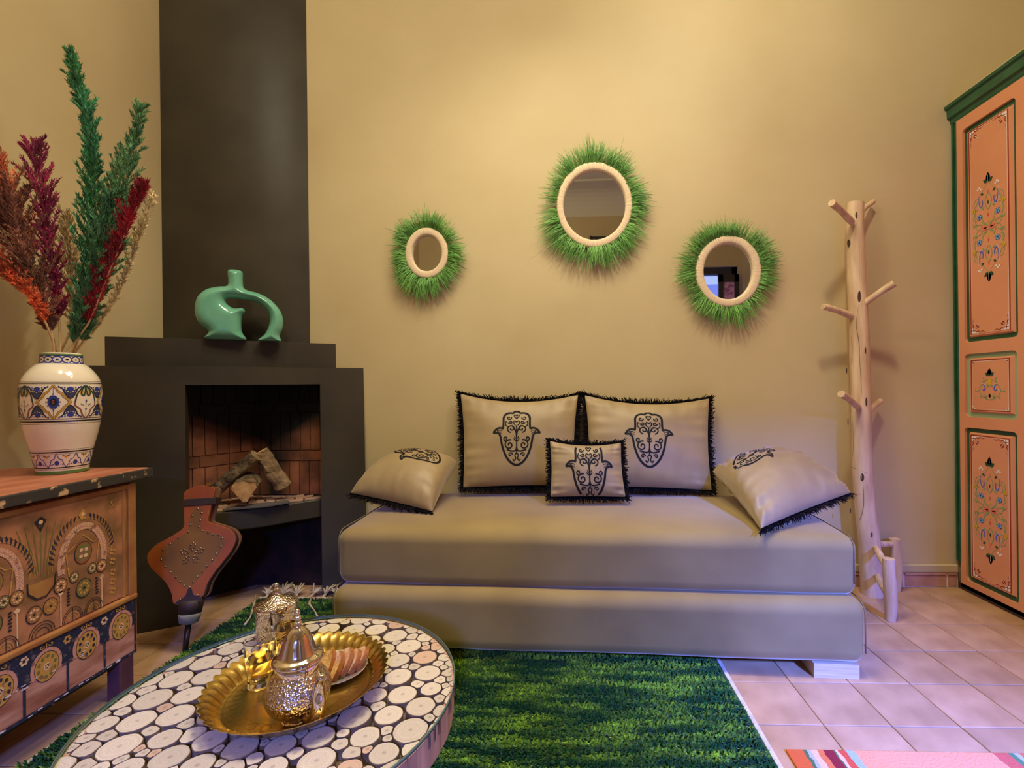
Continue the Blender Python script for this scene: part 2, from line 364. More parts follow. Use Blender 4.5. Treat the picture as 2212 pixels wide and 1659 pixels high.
def ornament(mp, W, H, small=False):
    """mp(a,b,lift): a across -1..1 (metric scaled by W), b up -1..1."""
    mb = MB()
    def R(pts, wd, mi, L=1, sym=True, tap=False):
        for s in ((1, -1) if sym else (1,)): ribbon(mb, [(p[0]*s*W, p[1]*H) for p in pts], wd, mp, .0004*L, mi, taper=tap)
    def B(pts, mi, L=2, sym=True):
        for s in ((1, -1) if sym else (1,)): blob(mb, [(p[0]*s*W, p[1]*H) for p in pts], mp, .0004*L, mi)
    asp = W/H
    def C(cx, cy, r): return [(cx+r*math.cos(t), cy+r*asp*math.sin(t)) for t in [2*PI*k/12 for k in range(12)]]
    def leaf(x, y, L, a, wd, mi, lift=3):
        ca, sa = math.cos(a), math.sin(a); pts = []
        for t, q in ((0, 0), (.3, wd), (.6, wd*.9), (1, 0), (.6, -wd*.9), (.3, -wd)):
            pts.append((x+(t*L*ca-q*sa), y+(t*L*sa+q*ca)*asp))
        B(pts, mi, lift)
    if small:
        vs = (1,)
        arr = [(.0, .75)]
        leaf(0, .42, .42, PI/2, .13, DGR); leaf(.02, .42, .3, .5, .1, DGR); R([(0, .42), (0, .2)], .0012, SGE)
        B([(0, .38), (.09, .2), (.16, .12), (.06, -.02), (0, -.04)], YEL); 
        R(smooth_loop([(.08, .25), (.35, .12), (.62, -.12), (.74, -.3), (.95, -.32), (.9, -.18)], 5, False), .004, SGE, tap=True)
        R(smooth_loop([(.7, -.3), (.55, -.52), (.3, -.62), (.18, -.5)], 5, False), .003, SGE)
        R(smooth_loop([(.45, .35), (.36, .2), (.5, .05)], 4, False), .006, SGE, tap=True)
        R(smooth_loop([(0, -.72), (.25, -.66), (.34, -.4)], 4, False), .007, SGE, tap=True)
        R(spiral(.42, -.2, .2, 1.2, .75, 1), .006, BLU, 3, tap=True); R(spiral(.42, -.2, .26, 1.2, .7, 1), .0015, WHT, 2)
        leaf(0, -.62, .25, PI/2, .07, SKY); leaf(.2, -.1, .2, 2.5, .06, SGE)
        B(C(.62, -.6, .06), SGE)
        return mb
    for vs in (1, -1):
        def Rv(pts, wd, mi, L=1, sym=True, tap=False): R([(p[0], p[1]*vs) for p in pts], wd, mi, L, sym, tap)
        def Bv(pts, mi, L=2, sym=True): B([(p[0], p[1]*vs) for p in pts], mi, L, sym)
        def lf(x, y, L, a, wd, mi, lift=3):
            ca, sa = math.cos(a), math.sin(a)
            Bv([(x+(t*L*ca-q*sa), y+(t*L*sa+q*ca)*asp) for t, q in ((0, 0), (.3, wd), (.6, wd*.9), (1, 0), (.6, -wd*.9), (.3, -wd))], mi, lift)
        lf(0, .82, .55, PI/2, .13, DGR); lf(.02, .82, .34, .6, .11, DGR); Rv([(0, .82), (0, .95)], .0012, WHT, 5, False)
        Rv(smooth_loop([(0, .82), (.25, .72), (.6, .58), (.86, .46), (.95, .36)], 5, False), .0016, SGE)
        Rv(smooth_loop([(.55, .6), (.86, .56), (.95, .45), (.78, .38), (.6, .4)], 5, False), .0028, SGE, 2, tap=True)
        Rv(smooth_loop([(0, .32), (.12, .38), (.2, .5), (.02, .64)], 5, False), .0045, SGE, 2, tap=True)
        Rv(smooth_loop([(.78, .44), (.9, .3), (.96, .22), (.7, .17)], 5, False), .003, SGE, 2, tap=True)
        Rv(spiral(.6, .24, .3, 2.2, .85, -1, r1=.75), .0025, SGE, 1)
        Rv(smooth_loop([(.02, .02), (.14, .07), (.3, .1), (.34, .16)], 5, False), .007, SGE, 2, tap=True)
        Rv(smooth_loop([(.34, .06), (.7, .1), (.96, .09), (.98, .17)], 5, False), .0035, SGE, 2, tap=True)
        Rv(spiral(.42, .52, .2, .6, .7, -1), .0055, BLU, 3, tap=True); Rv(spiral(.42, .52, .26, .6, .65, -1), .0012, WHT, 2)
        for q in range(5):
            a = q*2*PI/5+.3; Bv(C(.58+.085*math.cos(a), .235+.085*asp*math.sin(a), .068), SKY, 4)
        Bv(C(.58, .235, .16), BLK, 3); Bv(C(.58, .235, .035), BLK, 5)
        for dx, dy in ((0, .03), (.1, 0), (-.08, -.01)): Bv(C(.93+dx*.6, .38+dy, .07), YEL, 4)
        for dx, dy in ((0, .02), (.1, -.005), (-.09, -.015)): Bv(C(.55+dx, .75+dy, .06), WHT, 3)
        lf(.3, .62, .22, .6, .06, DGR); lf(.42, .36, .2, 2.6, .06, SGE); lf(.72, .12, .2, -.2, .06, SGE)
        Bv([(0, .70), (.05, .65), (0, .60), (-.05, .65)], PNK, 4, False); Bv([(0, .50), (.05, .45), (0, .41), (-.05, .45)], DGR, 4, False)
        Bv([(0, .17), (.06, .13), (0, .09), (-.06, .13)], YEL, 4, False); Bv([(0, .27), (.05, .23), (0, .19), (-.05, .23)], ORG, 4, False)
        lf(.05, .005, .4, .18, .09, PNK)
        random.seed(3)
        for q in range(14): Bv(C(random.uniform(.1, .9), random.uniform(.1, .6), .012), WHT, 5)
    return mb
door2 = MB()
holes = [(2.094, 2.362, 1.197, 2.215), (2.100, 2.364, .842, 1.140), (2.104, 2.370, .056, .790)]
YE0, YE1 = 2.045, 2.40
V, Fs = curve_mesh([[(YE0, .012), (YE1, .012), (YE1, 2.275), (YE0, 2.275)]]+[rrect(*h) for h in holes], .0125)
def dmap(v): return (XW+.0125+v[2], v[0], v[1])
dr = MB().add([dmap(v) for v in V], Fs).build('door', m_orange, cup, bevel=.0015)
holes2 = [(a-.44+.036, b-.44+.036, c, d) for a, b, c, d in holes]
V, Fs = curve_mesh([[(YE0-.44+.036, .012), (YE1-.40-.0, .012), (YE1-.40, 2.275), (YE0-.44+.036, 2.275)]]+[rrect(*h) for h in holes2], .0125)
dr2 = MB().add([dmap(v) for v in V], Fs).build('door', m_orange, cup, bevel=.0015)
for D, HS in ((dr, holes), (dr2, holes2)):
    for hi, (a, b, c, d) in enumerate(HS):
        MB().box((XW+.0125, a-.01, c-.01), (XW+.05, b+.01, d+.01)).build('recess', [m_green, m_lgreen, m_green][hi], D)
        # raised field with bevelled border
        i1, i2 = .021, .040
        q = [(XW+.0122, a+i1, c+i1), (XW+.0122, b-i1, c+i1), (XW+.0122, b-i1, d-i1), (XW+.0122, a+i1, d-i1)]
        q2 = [(XW+.001, a+i2-.012, c+i2-.012), (XW+.001, b-i2+.012, c+i2-.012), (XW+.001, b-i2+.012, d-i2+.012), (XW+.001, a+i2-.012, d-i2+.012)]
        MB().add(q+q2, [(4, 5, 6, 7)]+[(k, (k+1) % 4, 4+(k+1) % 4, 4+k) for k in range(4)]).build('raised_panel', m_orange, D)
        if D is dr2: continue
        cy, cz = (a+b)/2, (c+d)/2
        hw, hh = (b-a)/2-.036, (d-c)/2-.033
        mp = lambda u, v, L, cy=cy, cz=cz: (XW+.001-.0003-L, cy-u, cz+v)
        mb = MB()
        ribbon(mb, [(-hw, hh), (-hw, -hh), (hw, -hh), (hw, hh), (-hw, hh)], .006, mp, 0, RED)
        ribbon(mb, [(-hw+.005, hh-.005), (-hw+.005, -hh+.005), (hw-.005, -hh+.005), (hw-.005, hh-.005), (-hw+.005, hh-.005)], .0018, mp, .0002, WHT)
        cs = .055 if hi != 1 else .028
        for sx in (1, -1):
            for sy in (1, -1):
                Q = lambda p: [(sx*(hw-x), sy*(hh-y)) for x, y in p]
                blob(mb, Q([(.004, .004), (cs*.8, .004), (cs*.42, .014), (cs*.4, cs*.4), (.014, cs*.42), (.004, cs*.8)]), mp, .0004, WHT)
                ribbon(mb, Q([(.006, cs*.3), (cs*.42, cs*.3), (cs*.42, .012)]), .003, mp, .0008, RED)
                ribbon(mb, Q([(cs*.3, .006), (cs*.3, cs*.42), (.012, cs*.42)]), .003, mp, .0008, RED)
                if hi != 1:
                    ribbon(mb, Q([(.008, cs*.5), (.008+.006, cs*.72), (.006, cs*.9), (.012, cs*1.15), (.006, cs*1.35)]), (.005, .0015), mp, .0006, RED)
                    ribbon(mb, Q([(cs*.5, .008), (cs*.72, .014), (cs*.9, .006), (cs*1.15, .012), (cs*1.35, .006)]), (.005, .0015), mp, .0006, RED)
                    ribbon(mb, Q([(.005, cs*1.45), (.009, cs*1.1), (.004, cs*.8)]), .002, mp, .0007, WHT)
                    blob(mb, Q(circ(cs*.62, cs*.62, .009, 8)), mp, .0006, RED); ribbon(mb, Q([(cs*.5, cs*.5), (cs*.82, cs*.82)]), .002, mp, .0008, WHT)
        mb.build('painted_border', PM, D, recalc=False)
        if hi == 1: ob = ornament(lambda u, v, L: mp(u, v+.004, L), .078, .098, True)
        else: ob = ornament(mp, .080, .250 if hi == 0 else .245)
        ob.build('painted_flowers', PM, D, recalc=False)
# ------------------------------------------------------------------ corner fireplace
fp = thing('fireplace', 'black plastered corner fireplace with curved stepped mantel and tall chimney breast', 'fireplace', (-1.6, 2.2, 0))
m_black = mat('black_tadelakt', srgb(66, 58, 44), srgb(54, 47, 35), rough=.42, scale=3, bump=.2, bscale=6, bdist=.006, rough2=.5, coat=.0, spec=.35)
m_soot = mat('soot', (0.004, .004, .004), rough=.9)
A0 = [(-1.95, 1.885), (-1.86, 1.925), (-1.725, 2.00), (-1.62, 2.065), (-1.463, 2.165), (-1.313, 2.275), (-1.19, 2.335), (-1.024, 2.43)]
ARC = np.array(smooth_loop(A0, 8, False))
AL = np.concatenate([[0], np.cumsum(np.linalg.norm(np.diff(ARC, axis=0), axis=1))]); AL /= AL[-1]
def arc(s, off=0.0, z=None):
    p = np.array([np.interp(s, AL, ARC[:, 0]), np.interp(s, AL, ARC[:, 1])])
    q = np.array([np.interp(min(s+.02, 1), AL, ARC[:, 0]), np.interp(min(s+.02, 1), AL, ARC[:, 1])])-np.array([np.interp(max(s-.02, 0), AL, ARC[:, 0]), np.interp(max(s-.02, 0), AL, ARC[:, 1])])
    q /= np.linalg.norm(q); n = np.array([q[1], -q[0]])
    if z is not None: off = off + .05*(1.118-z)/1.118
    return p+n*off
def s_at(px, z):
    best = 0; bd = 1e9
    for s in np.linspace(0, 1, 400):
        p = arc(s, 0, z); v = np.array([p[0], p[1], z])-EYE; x = CX+F*(v@rt)/(v@fw)
        if abs(x-px) < bd: bd = abs(x-px); best = s
    return best
def slab(mb, s0, s1, z0, z1, th, off=0.0, ns=14, nz=6, offz=None, batter=True):
    ss = np.linspace(s0, s1, ns); zz = np.linspace(z0, z1, nz)
    def cl(p): return (max(p[0], XL+.001), min(p[1], YB-.001))
    outer = []; inner = []
    for s in ss:
        for z in zz:
            o2 = off+(offz(s) if offz else 0)
            p = cl(arc(s, o2, z if batter else None)); outer.append((p[0], p[1], z))
    for s in ss:
        for z in zz:
            p = cl(arc(s, -th)); inner.append((p[0], p[1], z))
    n0 = len(outer); Fs = []
    for i in range(ns-1):
        for j in range(nz-1):
            a = i*nz+j; Fs.append((a, a+nz, a+nz+1, a+1)); Fs.append((n0+a, n0+a+1, n0+a+nz+1, n0+a+nz))
    for i in range(ns-1):
        for j in (0, nz-1): a = i*nz+j; Fs.append((a, n0+a, n0+a+nz, a+nz) if j == 0 else (a, a+nz, n0+a+nz, n0+a))
    for j in range(nz-1):
        for i in (0, ns-1): a = i*nz+j; Fs.append((a, a+1, n0+a+1, n0+a))
    mb.add(outer+inner, Fs)
sl, sr = s_at(400, .8), s_at(693, .8)
ZH = .47; ZT = 1.035; ZF = .375
mb = MB()
slab(mb, 0, sl, 0, 1.118, .10); slab(mb, sr, 1, 0, 1.118, .10); slab(mb, sl, sr, ZT, 1.118, .10)
mb.build('surround', m_black, fp, smooth=True, auto=35)
mb = MB()
# ledge on top of the surround down to the walls
def ledge(mb, off, z0, z1, ns=26):
    out = [arc(s, off) for s in np.linspace(0, 1, ns)]
    out = [(max(p[0], XL+.001), min(p[1], YB-.001)) for p in out]
    lo = [p for p in out if p[0] > XL+.0011 and p[1] < YB-.0011]
    first = (XL+.001, lo[0][1]-(lo[0][0]-XL)*.45); last = (lo[-1][0]+(YB-lo[-1][1])*1.4, YB-.001)
    poly = [first]+lo+[last, (XL+.001, YB-.001)]
    mb.prism([tuple(p) for p in poly][::-1], z0, z1)
ledge(mb, 0.0, 1.06, 1.118) if False else None
ledge(mb, -0.072, 1.10, 1.246)
mb.build('mantel', m_black, fp, smooth=True, auto=35, bevel=.006)
mb = MB(); ledge(mb, -.05, 1.06, 1.117); mb.build('lintel_top', m_black, fp)
# chimney breast
CH = smooth_loop([(XL+.001, 2.262), (-1.83, 2.268), (-1.67, 2.29), (-1.5, 2.335), (-1.38, 2.385), (-1.304, YB-.001)], 5, False)
MB().prism([tuple(p) for p in CH][::1]+[(XL+.001, YB-.001)], 1.245, ZC).build('chimney_breast', m_black, fp, smooth=True, auto=35)
# hearth shelf: bulging black fascia + brick top
sl2, sr2 = sl-.004, sr+.004
bul = lambda s: .055*math.sin(PI*min(1, max(0, (s-sl2)/(sr2-sl2))))**.8
mb = MB(); slab(mb, sl2, sr2, ZF, ZH-.004, .12, off=.004, ns=24, offz=bul, batter=False)
mb.build('hearth_fascia', m_black, fp, smooth=True, auto=40, bevel=.006)
m_hb = mat('hearth_brick', srgb(190, 150, 120), srgb(140, 104, 82), rough=.9, scale=16, bump=.6, bscale=50, objrand=.18, ramp=(.3, .7))
poly = [tuple(arc(s, bul(s)-.006)) for s in np.linspace(sl2, sr2, 20)]
b_r = (-1.20, 2.425); b_c = (-1.55, 2.425); b_l = (-1.92, 2.2)
mb = MB(); mb.prism(poly+[b_r, (-1.5, 2.428), (-1.94, 2.428), b_l], ZH-.05, ZH-.006); mb.build('hearth_bed', mat('hearth_mortar', srgb(150, 120, 98), rough=.95, scale=10), fp)
hb = fp
# hearth bricks in arcs following the front edge
for row in range(7):
    o1 = -.012-row*.052; o0 = o1-.048; nB = 7
    for q in range(nB):
        s0 = sl2+(sr2-sl2)*(q+(.5 if row % 2 else 0))/nB; s1 = s0+(sr2-sl2)/nB-.006; s1 = min(s1, sr2-.004)
        if s1-s0 < .02: continue
        P = [arc(s0, bul(s0)+o1), arc(s1, bul(s1)+o1), arc(s1, bul(s1)+o0), arc(s0, bul(s0)+o0)]
        if max(p[1] for p in P) > 2.42 or min(p[0] for p in P) < -1.93: continue
        MB().prism([tuple(p) for p in P], ZH-.012, ZH+jit(.0012), taper=.97).build('brick', m_hb, fp)
# firebox walls of upright bricks
FA = np.array([-1.80, 2.10]); FB = np.array([-1.60, 2.425]); FC = np.array([-1.215, 2.425]); FD = np.array([-1.235, 2.40])
mbk = mat('firebox_mortar', srgb(120, 76, 52), srgb(70, 42, 30), rough=.95, scale=8)
def sootmat(name, c1, c2, objrand):
    m = mat(name, c1, c2, rough=.85, scale=9, bump=.5, bscale=40, objrand=objrand)
    nt = m.node_tree; L = nt.links; b = nt.nodes['Principled BSDF']; src = b.inputs['Base Color'].links[0].from_socket
    g = N(nt, 'ShaderNodeNewGeometry'); sp = N(nt, 'ShaderNodeSeparateXYZ'); L.new(g.outputs['Position'], sp.inputs[0])
    def MA(op, a, b2=None, c=None):
        n = N(nt, 'ShaderNodeMath', operation=op)
        for i, q in enumerate((a, b2, c)):
            if q is None: continue
            if isinstance(q, (int, float)): n.inputs[i].default_value = q
            else: L.new(q, n.inputs[i])
        return n.outputs[0]
    nz = N(nt, 'ShaderNodeTexNoise'); nz.inputs['Scale'].default_value = 7; L.new(g.outputs['Position'], nz.inputs['Vector'])
    # soot stain: column above the fire, widening to the top of the firebox
    dx = MA('ABSOLUTE', MA('SUBTRACT', sp.outputs[0], -1.50))
    wdt = MA('MULTIPLY_ADD', MA('MAXIMUM', MA('SUBTRACT', sp.outputs[2], .72), 0.0), 1.4, .075)
    t = MA('SUBTRACT', wdt, dx); t = MA('MULTIPLY_ADD', nz.outputs['Fac'], .14, MA('SUBTRACT', t, .07))
    mr = N(nt, 'ShaderNodeMapRange'); mr.inputs[1].default_value = -.06; mr.inputs[2].default_value = .08; L.new(t, mr.inputs[0])
    mx = N(nt, 'ShaderNodeMix', data_type='RGBA'); L.new(mr.outputs[0], mx.inputs[0]); L.new(src, mx.inputs[6]); mx.inputs[7].default_value = (.006, .005, .004, 1)
    L.new(mx.outputs[2], b.inputs['Base Color']); return m
m_fb = sootmat('firebox_brick', srgb(158, 96, 64), srgb(100, 60, 40), .3)
m_fm = sootmat('firebox_joint', srgb(150, 100, 70), srgb(120, 76, 52), 0)
def facet(P, Q, mats=(m_fb, m_fm)):
    d = Q-P; L = np.linalg.norm(d); d /= L; n = np.array([d[1], -d[0]])
    if n@(np.array([-1.3, 1.9])-P) < 0: n = -n
    a = P-n*.03; b = Q-n*.03
    MB().prism([tuple(P), tuple(Q), tuple(b), tuple(a)], ZH-.02, ZT+.06).build('firebox_wall', mats[1], fp)
    z = ZH; rows = [('v', .175), ('h', .055), ('v', .195), ('h', .05), ('v', .17)]
    for kind, h in rows:
        wdt = .052 if kind == 'v' else .13; x = random.uniform(-.02, 0)
        while x < L-.008:
            x0, x1 = max(x, .002), min(x+wdt-.005, L-.002)
            if x1-x0 > .012:
                pr = .006+random.uniform(0, .004)
                pp = [P+d*x0+n*.0, P+d*x1+n*.0, P+d*x1+n*pr, P+d*x0+n*pr]
                z1 = min(z+h-.005, ZT+.055)
                MB().prism([tuple(q) for q in pp], z, z1).build('brick', mats[0], fp)
            x += wdt
        z += h
facet(FA, FB-np.array([0, .01])); facet(FB-np.array([0, .012]), FC-np.array([0, .012]))
# ash bay below: dark interior with very dark brown bricks
MB().prism([(-1.90, 2.12), (-1.60, 2.42), (-1.10, 2.42), (-1.10, 2.41), (-1.595, 2.41), (-1.893, 2.112)], 0.0, ZF).build('ash_bay_wall', mat('dark_brick', srgb(48, 26, 20), srgb(20, 12, 10), rough=.95, scale=12), fp)
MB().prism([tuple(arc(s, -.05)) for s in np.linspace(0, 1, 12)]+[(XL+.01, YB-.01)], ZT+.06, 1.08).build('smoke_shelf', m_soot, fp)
# ---- logs
m_bark = mat('bark', srgb(128, 102, 70), srgb(58, 46, 34), rough=.95, scale=30, stretch=(1, 1, 1), bump=1.0, bscale=60, bdist=.01, ramp=(.35, .6))
m_split = mat('split_wood', srgb(222, 174, 110), srgb(186, 136, 78), rough=.8, scale=25, bump=.5, bscale=60)
m_oldw = mat('weathered_wood', srgb(156, 126, 88), srgb(104, 82, 56), rough=.85, scale=20, bump=.8, bscale=45)
def log(a, b, r, up, label, mats, prof, n=14, bark=(0, 7)):
    a = np.array(a); b = np.array(b); ax = b-a; L = np.linalg.norm(ax); ax /= L
    up = np.array(up, float); up -= ax*(up@ax); up /= np.linalg.norm(up); sd = np.cross(ax, up)
    mb = MB(); K = len(prof); V = []
    for i in range(n):
        t = i/(n-1); c = a+(b-a)*t
        for k, (x, y) in enumerate(prof):
            q = c+(sd*x+up*y)*r; isb = bark[0] <= k <= bark[1]
            d = noise.noise(Vector(q*40))*(.006 if isb else .0015)*(1 if r > .03 else .6)
            V.append(q+(sd*x+up*y)*d*1.5+ax*(noise.noise(Vector((k*3.1, i*.0, r*50)))*.006 if i in (0, n-1) else 0))
    for i in range(n-1):
        for k in range(K): mb.add([], [])
    Fs = []; mi = []
    mb.add(V, []); mb.n = len(V)
    for i in range(n-1):
        for k in range(K):
            mb.f.append([i*K+k, i*K+(k+1) % K, (i+1)*K+(k+1) % K, (i+1)*K+k]); mb.mi.append(0 if bark[0] <= k < bark[1] else 1); mb.c.append((1, 1, 1))
    mb.f.append(list(range(K-1, -1, -1))); mb.mi.append(2); mb.c.append((1, 1, 1)); mb.f.append([(n-1)*K+k for k in range(K)]); mb.mi.append(2); mb.c.append((1, 1, 1))
    return mb.build('log', mats, label=label, cat='log', group='split logs in the fireplace')
half = [(math.cos(t), math.sin(t)*.8) for t in np.linspace(0, PI, 8)]+[(-.75, -.25), (-.3, -.5), (.2, -.55), (.7, -.3)]
wedge = [(math.cos(t), math.sin(t)*.9) for t in np.linspace(.3, PI-.3, 7)]+[(-.6, -.2), (-.1, -.9), (.2, -.85), (.65, -.1)]
def pz(x, y, Y): p = ony(x, y, Y); return p
log(pz(445, 1080, 2.16), pz(556, 985, 2.22), .042, (-.5, -.6, .9), 'dark bark-covered log leaning up to the right in the fireplace', [m_bark, m_oldw, m_oldw], half)
log(pz(613, 1052, 2.30), pz(562, 975, 2.25), .038, (.5, -1.0, .5), 'grey-brown split log leaning from the right against the dark log', [m_oldw, m_split, m_split], half)
log(pz(527, 1064, 2.10)+np.array([0, 0, .004]), pz(540, 1040, 2.25)+np.array([0, 0, 0.0]), .055, (0, 0, 1), 'short split log with pale cut end facing out under the leaning pair', [m_bark, m_split, m_split], wedge)
ps = [pz(*q) for q in ((472, 1085, 2.12), (540, 1076, 2.13), (596, 1072, 2.2), (588, 1062, 2.25), (480, 1078, 2.2))]
cpx = np.mean([p[:2] for p in ps], axis=0)
MB().prism([(-1.52, 2.07), (-1.36, 2.13), (-1.29, 2.21), (-1.33, 2.25), (-1.50, 2.14)], ZH+.002, ZH+.008).build('slate_piece', mat('slate', srgb(84, 78, 74), rough=.8, scale=20, bump=.3), label='thin dark flat slab lying under the logs on the hearth', cat='slab')

# ------------------------------------------------------------------ teal ceramic vase on the mantel
def cv(u, v): return ((400+u*.14465-545)/1029*2.24, (730-(540+v*.14465))/1029*2.24)
outer = smooth_loop([cv(*p) for p in [(812, 285), (970, 288), (982, 400), (992, 530), (1050, 572), (1180, 605), (1330, 700), (1440, 850), (1478, 1000), (1465, 1130), (1430, 1240), (1450, 1345), (1300, 1350), (1150, 1330), (1240, 1220), (1295, 1080), (1303, 960), (1270, 860), (1180, 765), (1080, 722), (960, 705), (860, 700), (790, 712), (775, 750), (800, 800), (860, 845), (910, 848), (960, 838), (1000, 860), (1003, 905), (968, 960), (958, 1050), (965, 1200), (1012, 1325), (780, 1328), (530, 1310), (575, 1215), (480, 1110), (430, 990), (425, 840), (460, 700), (560, 590), (700, 540), (795, 520), (808, 430)]], 4)
ang = math.radians(27)
base = np.array([-1.497, 2.205, 1.2462])
V, Fs = curve_mesh([outer], .012, 0)
me = bpy.data.meshes.new('v'); me.from_pydata(V, [], Fs)
ob = bpy.data.objects.new('v', me); COL.objects.link(ob)
so = ob.modifiers.new('s', 'REMESH'); so.mode = 'VOXEL'; so.voxel_size = .0032
sm = ob.modifiers.new('m', 'SMOOTH'); sm.iterations = 6; sm.factor = .5
dg = bpy.context.evaluated_depsgraph_get(); me2 = bpy.data.meshes.new_from_object(ob.evaluated_get(dg)); bpy.data.objects.remove(ob)
O2 = np.array(outer); A_, B_ = O2, np.roll(O2, -1, axis=0)
VV = np.array([v.co[:] for v in me2.vertices]); AB = B_-A_; dd = np.full(len(VV), 1e9)
for a, ab in zip(A_, AB):
    t = np.clip(((VV[:, :2]-a)@ab)/max(ab@ab, 1e-12), 0, 1); dd = np.minimum(dd, np.linalg.norm(VV[:, :2]-(a+t[:, None]*ab), axis=1))
R_ = .048; tt = np.clip(dd/R_, 0, 1); half_t = R_*np.sqrt(np.clip(1-(1-tt)**2, 0, 1))*.95+.004
ft = np.clip((.03-VV[:, 1])/.03, 0, 1); half_t = np.maximum(half_t, ft*.032*np.clip(dd/.006, 0, 1))
zz = np.sign(VV[:, 2])*np.minimum(np.abs(VV[:, 2])/.010, 1)*half_t
ca, sa = math.cos(ang), math.sin(ang)
W3 = np.c_[base[0]+VV[:, 0]*ca*1.07+zz*sa, base[1]+VV[:, 0]*sa*1.07-zz*ca, base[2]+np.maximum(VV[:, 1]+.003, 0)]
m_teal = mat('teal_glaze', srgb(112, 178, 148), srgb(98, 162, 132), rough=.12, scale=5, bump=.12, bscale=22, coat=.6, bdist=.004)
mb = MB().add(W3, [tuple(p.vertices) for p in me2.polygons])
mb.build('vase', m_teal, smooth=True, label='teal glazed loop-shaped ceramic vase with a short neck on the black mantel', cat='vase')

# ------------------------------------------------------------------ painted chest
m_chest = mat('worn_red_paint', srgb(204, 144, 112), srgb(148, 86, 60), rough=.6, scale=16, detail=9, bump=.5, bscale=60, stretch=(1, .5, 1.6), ramp=(.36, .64))
m_chest2 = mat('worn_ochre_paint', srgb(176, 124, 58), srgb(150, 86, 44), rough=.55, scale=9, bump=.3, bscale=60, ramp=(.35, .65))
m_lid = mat('worn_lid', srgb(190, 122, 90), srgb(160, 92, 66), rough=.55, scale=5, bump=.3, bscale=50, stretch=(3, 1, 1))
m_edge = mat('chipped_black_edge', srgb(56, 50, 42), srgb(200, 160, 110), rough=.6, scale=28, detail=3, ramp=(.62, .68), bump=.4)
m_band = mat('worn_black_band', srgb(44, 42, 46), srgb(86, 76, 74), rough=.6, scale=10, bump=.3, bscale=60, ramp=(.45, .75))
m_leg = mat('maroon_leg', srgb(96, 52, 56), srgb(76, 40, 44), rough=.7, scale=14, bump=.4, bscale=50)
ch = thing('chest', 'antique painted wooden chest with arches and wheels under the patterned vase', 'chest', (-1.68, 1.1, 0))
CF = -1.44; CB = XL+.012; CYN, CYF = .55, 1.548; ZB0, ZL = .132, .745
MB().box((CB, CYN, ZB0), (CF-.012, CYF, ZL-.045)).build('body', m_chest, ch, bevel=.003)
MB().box((CF-.014, CYN, .335), (CF-.006, CYF-.02, ZL-.055)).build('front_panel', mat('front_paint', srgb(186, 122, 76), srgb(128, 90, 50), rough=.55, scale=12, detail=8, ramp=(.38, .62), bump=.3, bscale=60), ch)
MB().box((CF-.016, CYN, ZB0), (CF, CYF+.004, .315)).build('lower_board', m_chest, ch, bevel=.002)
MB().box((CF-.014, CYF-.024, .32), (CF+.002, CYF+.004, ZL-.045)).box((CF-.014, CYF-.040, .33), (CF-.003, CYF-.030, ZL-.06)).build('corner_post', m_chest2, ch, bevel=.002)
MB().box((CF-.014, CYN, .312), (CF+.006, CYF+.004, .330)).build('moulding', m_chest2, ch, bevel=.005)
MB().box((CF-.014, CYN, ZL-.062), (CF+.0, CYF+.004, ZL-.046)).build('top_rail', m_chest2, ch, bevel=.003)
lid = MB().box((CB, CYN-.03, ZL-.03), (CF+.012, CYF+.045, ZL)).build('lid', m_lid, ch, bevel=.004)
nn = 60; V = []; 
mb = MB().box((CF+.012, CYN-.03, ZL-.034), (CF+.022, CYF+.047, ZL-.002)); mb.box((CB, CYF+.045, ZL-.034), (CF+.022, CYF+.052, ZL-.002)); mb.build('lid_edge', m_edge, ch, bevel=.003)
for y in (CYF-.06, CYN+.04):
    for x in (CF-.045, CB+.01):
        MB().box((x, y, 0), (x+.045, y+.05, ZB0+.01)).build('leg', m_leg, ch, bevel=.003)
MB().box((CF-.04, CYN, ZB0-.012), (CF-.01, CYF-.002, ZB0+.004)).build('bottom_rail', m_edge, ch)
def worn(name, c, back=(150, 98, 66)):
    return mat(name, srgb(*c), srgb(*back), rough=.6, scale=70, detail=6, ramp=(.56, .66))
P_cr = worn('cream_line', (230, 184, 132)); P_dk = worn('ink_line', (44, 36, 34), (120, 84, 58)); P_oc = worn('ochre_line', (196, 142, 60))
P_ol = worn('olive_wash', (120, 108, 52)); P_bl = worn('navy_line', (40, 40, 56), (104, 86, 80)); P_pk = worn('faded_pink', (204, 140, 108)); P_wh = flat('bare_patch', srgb(226, 206, 198), .8)
CM = [P_cr, P_dk, P_oc, P_ol, P_bl, P_pk, P_wh, m_chest2]
CR_, DK, OC, OL, NV, PK, WH, BR = range(8)
def cm(u, v): p = onx(.3976*u, 980+.3976*v, CF-.006); return (p[1], p[2])
def cm2(u, v): p = onx(.3976*u, 980+.3976*v, CF); return (p[1], p[2])
up_map = lambda y, z, L: (CF-.006+.0004+L, y, z)
lo_map = lambda y, z, L: (CF+.0004+L, y, z)
mb = MB()
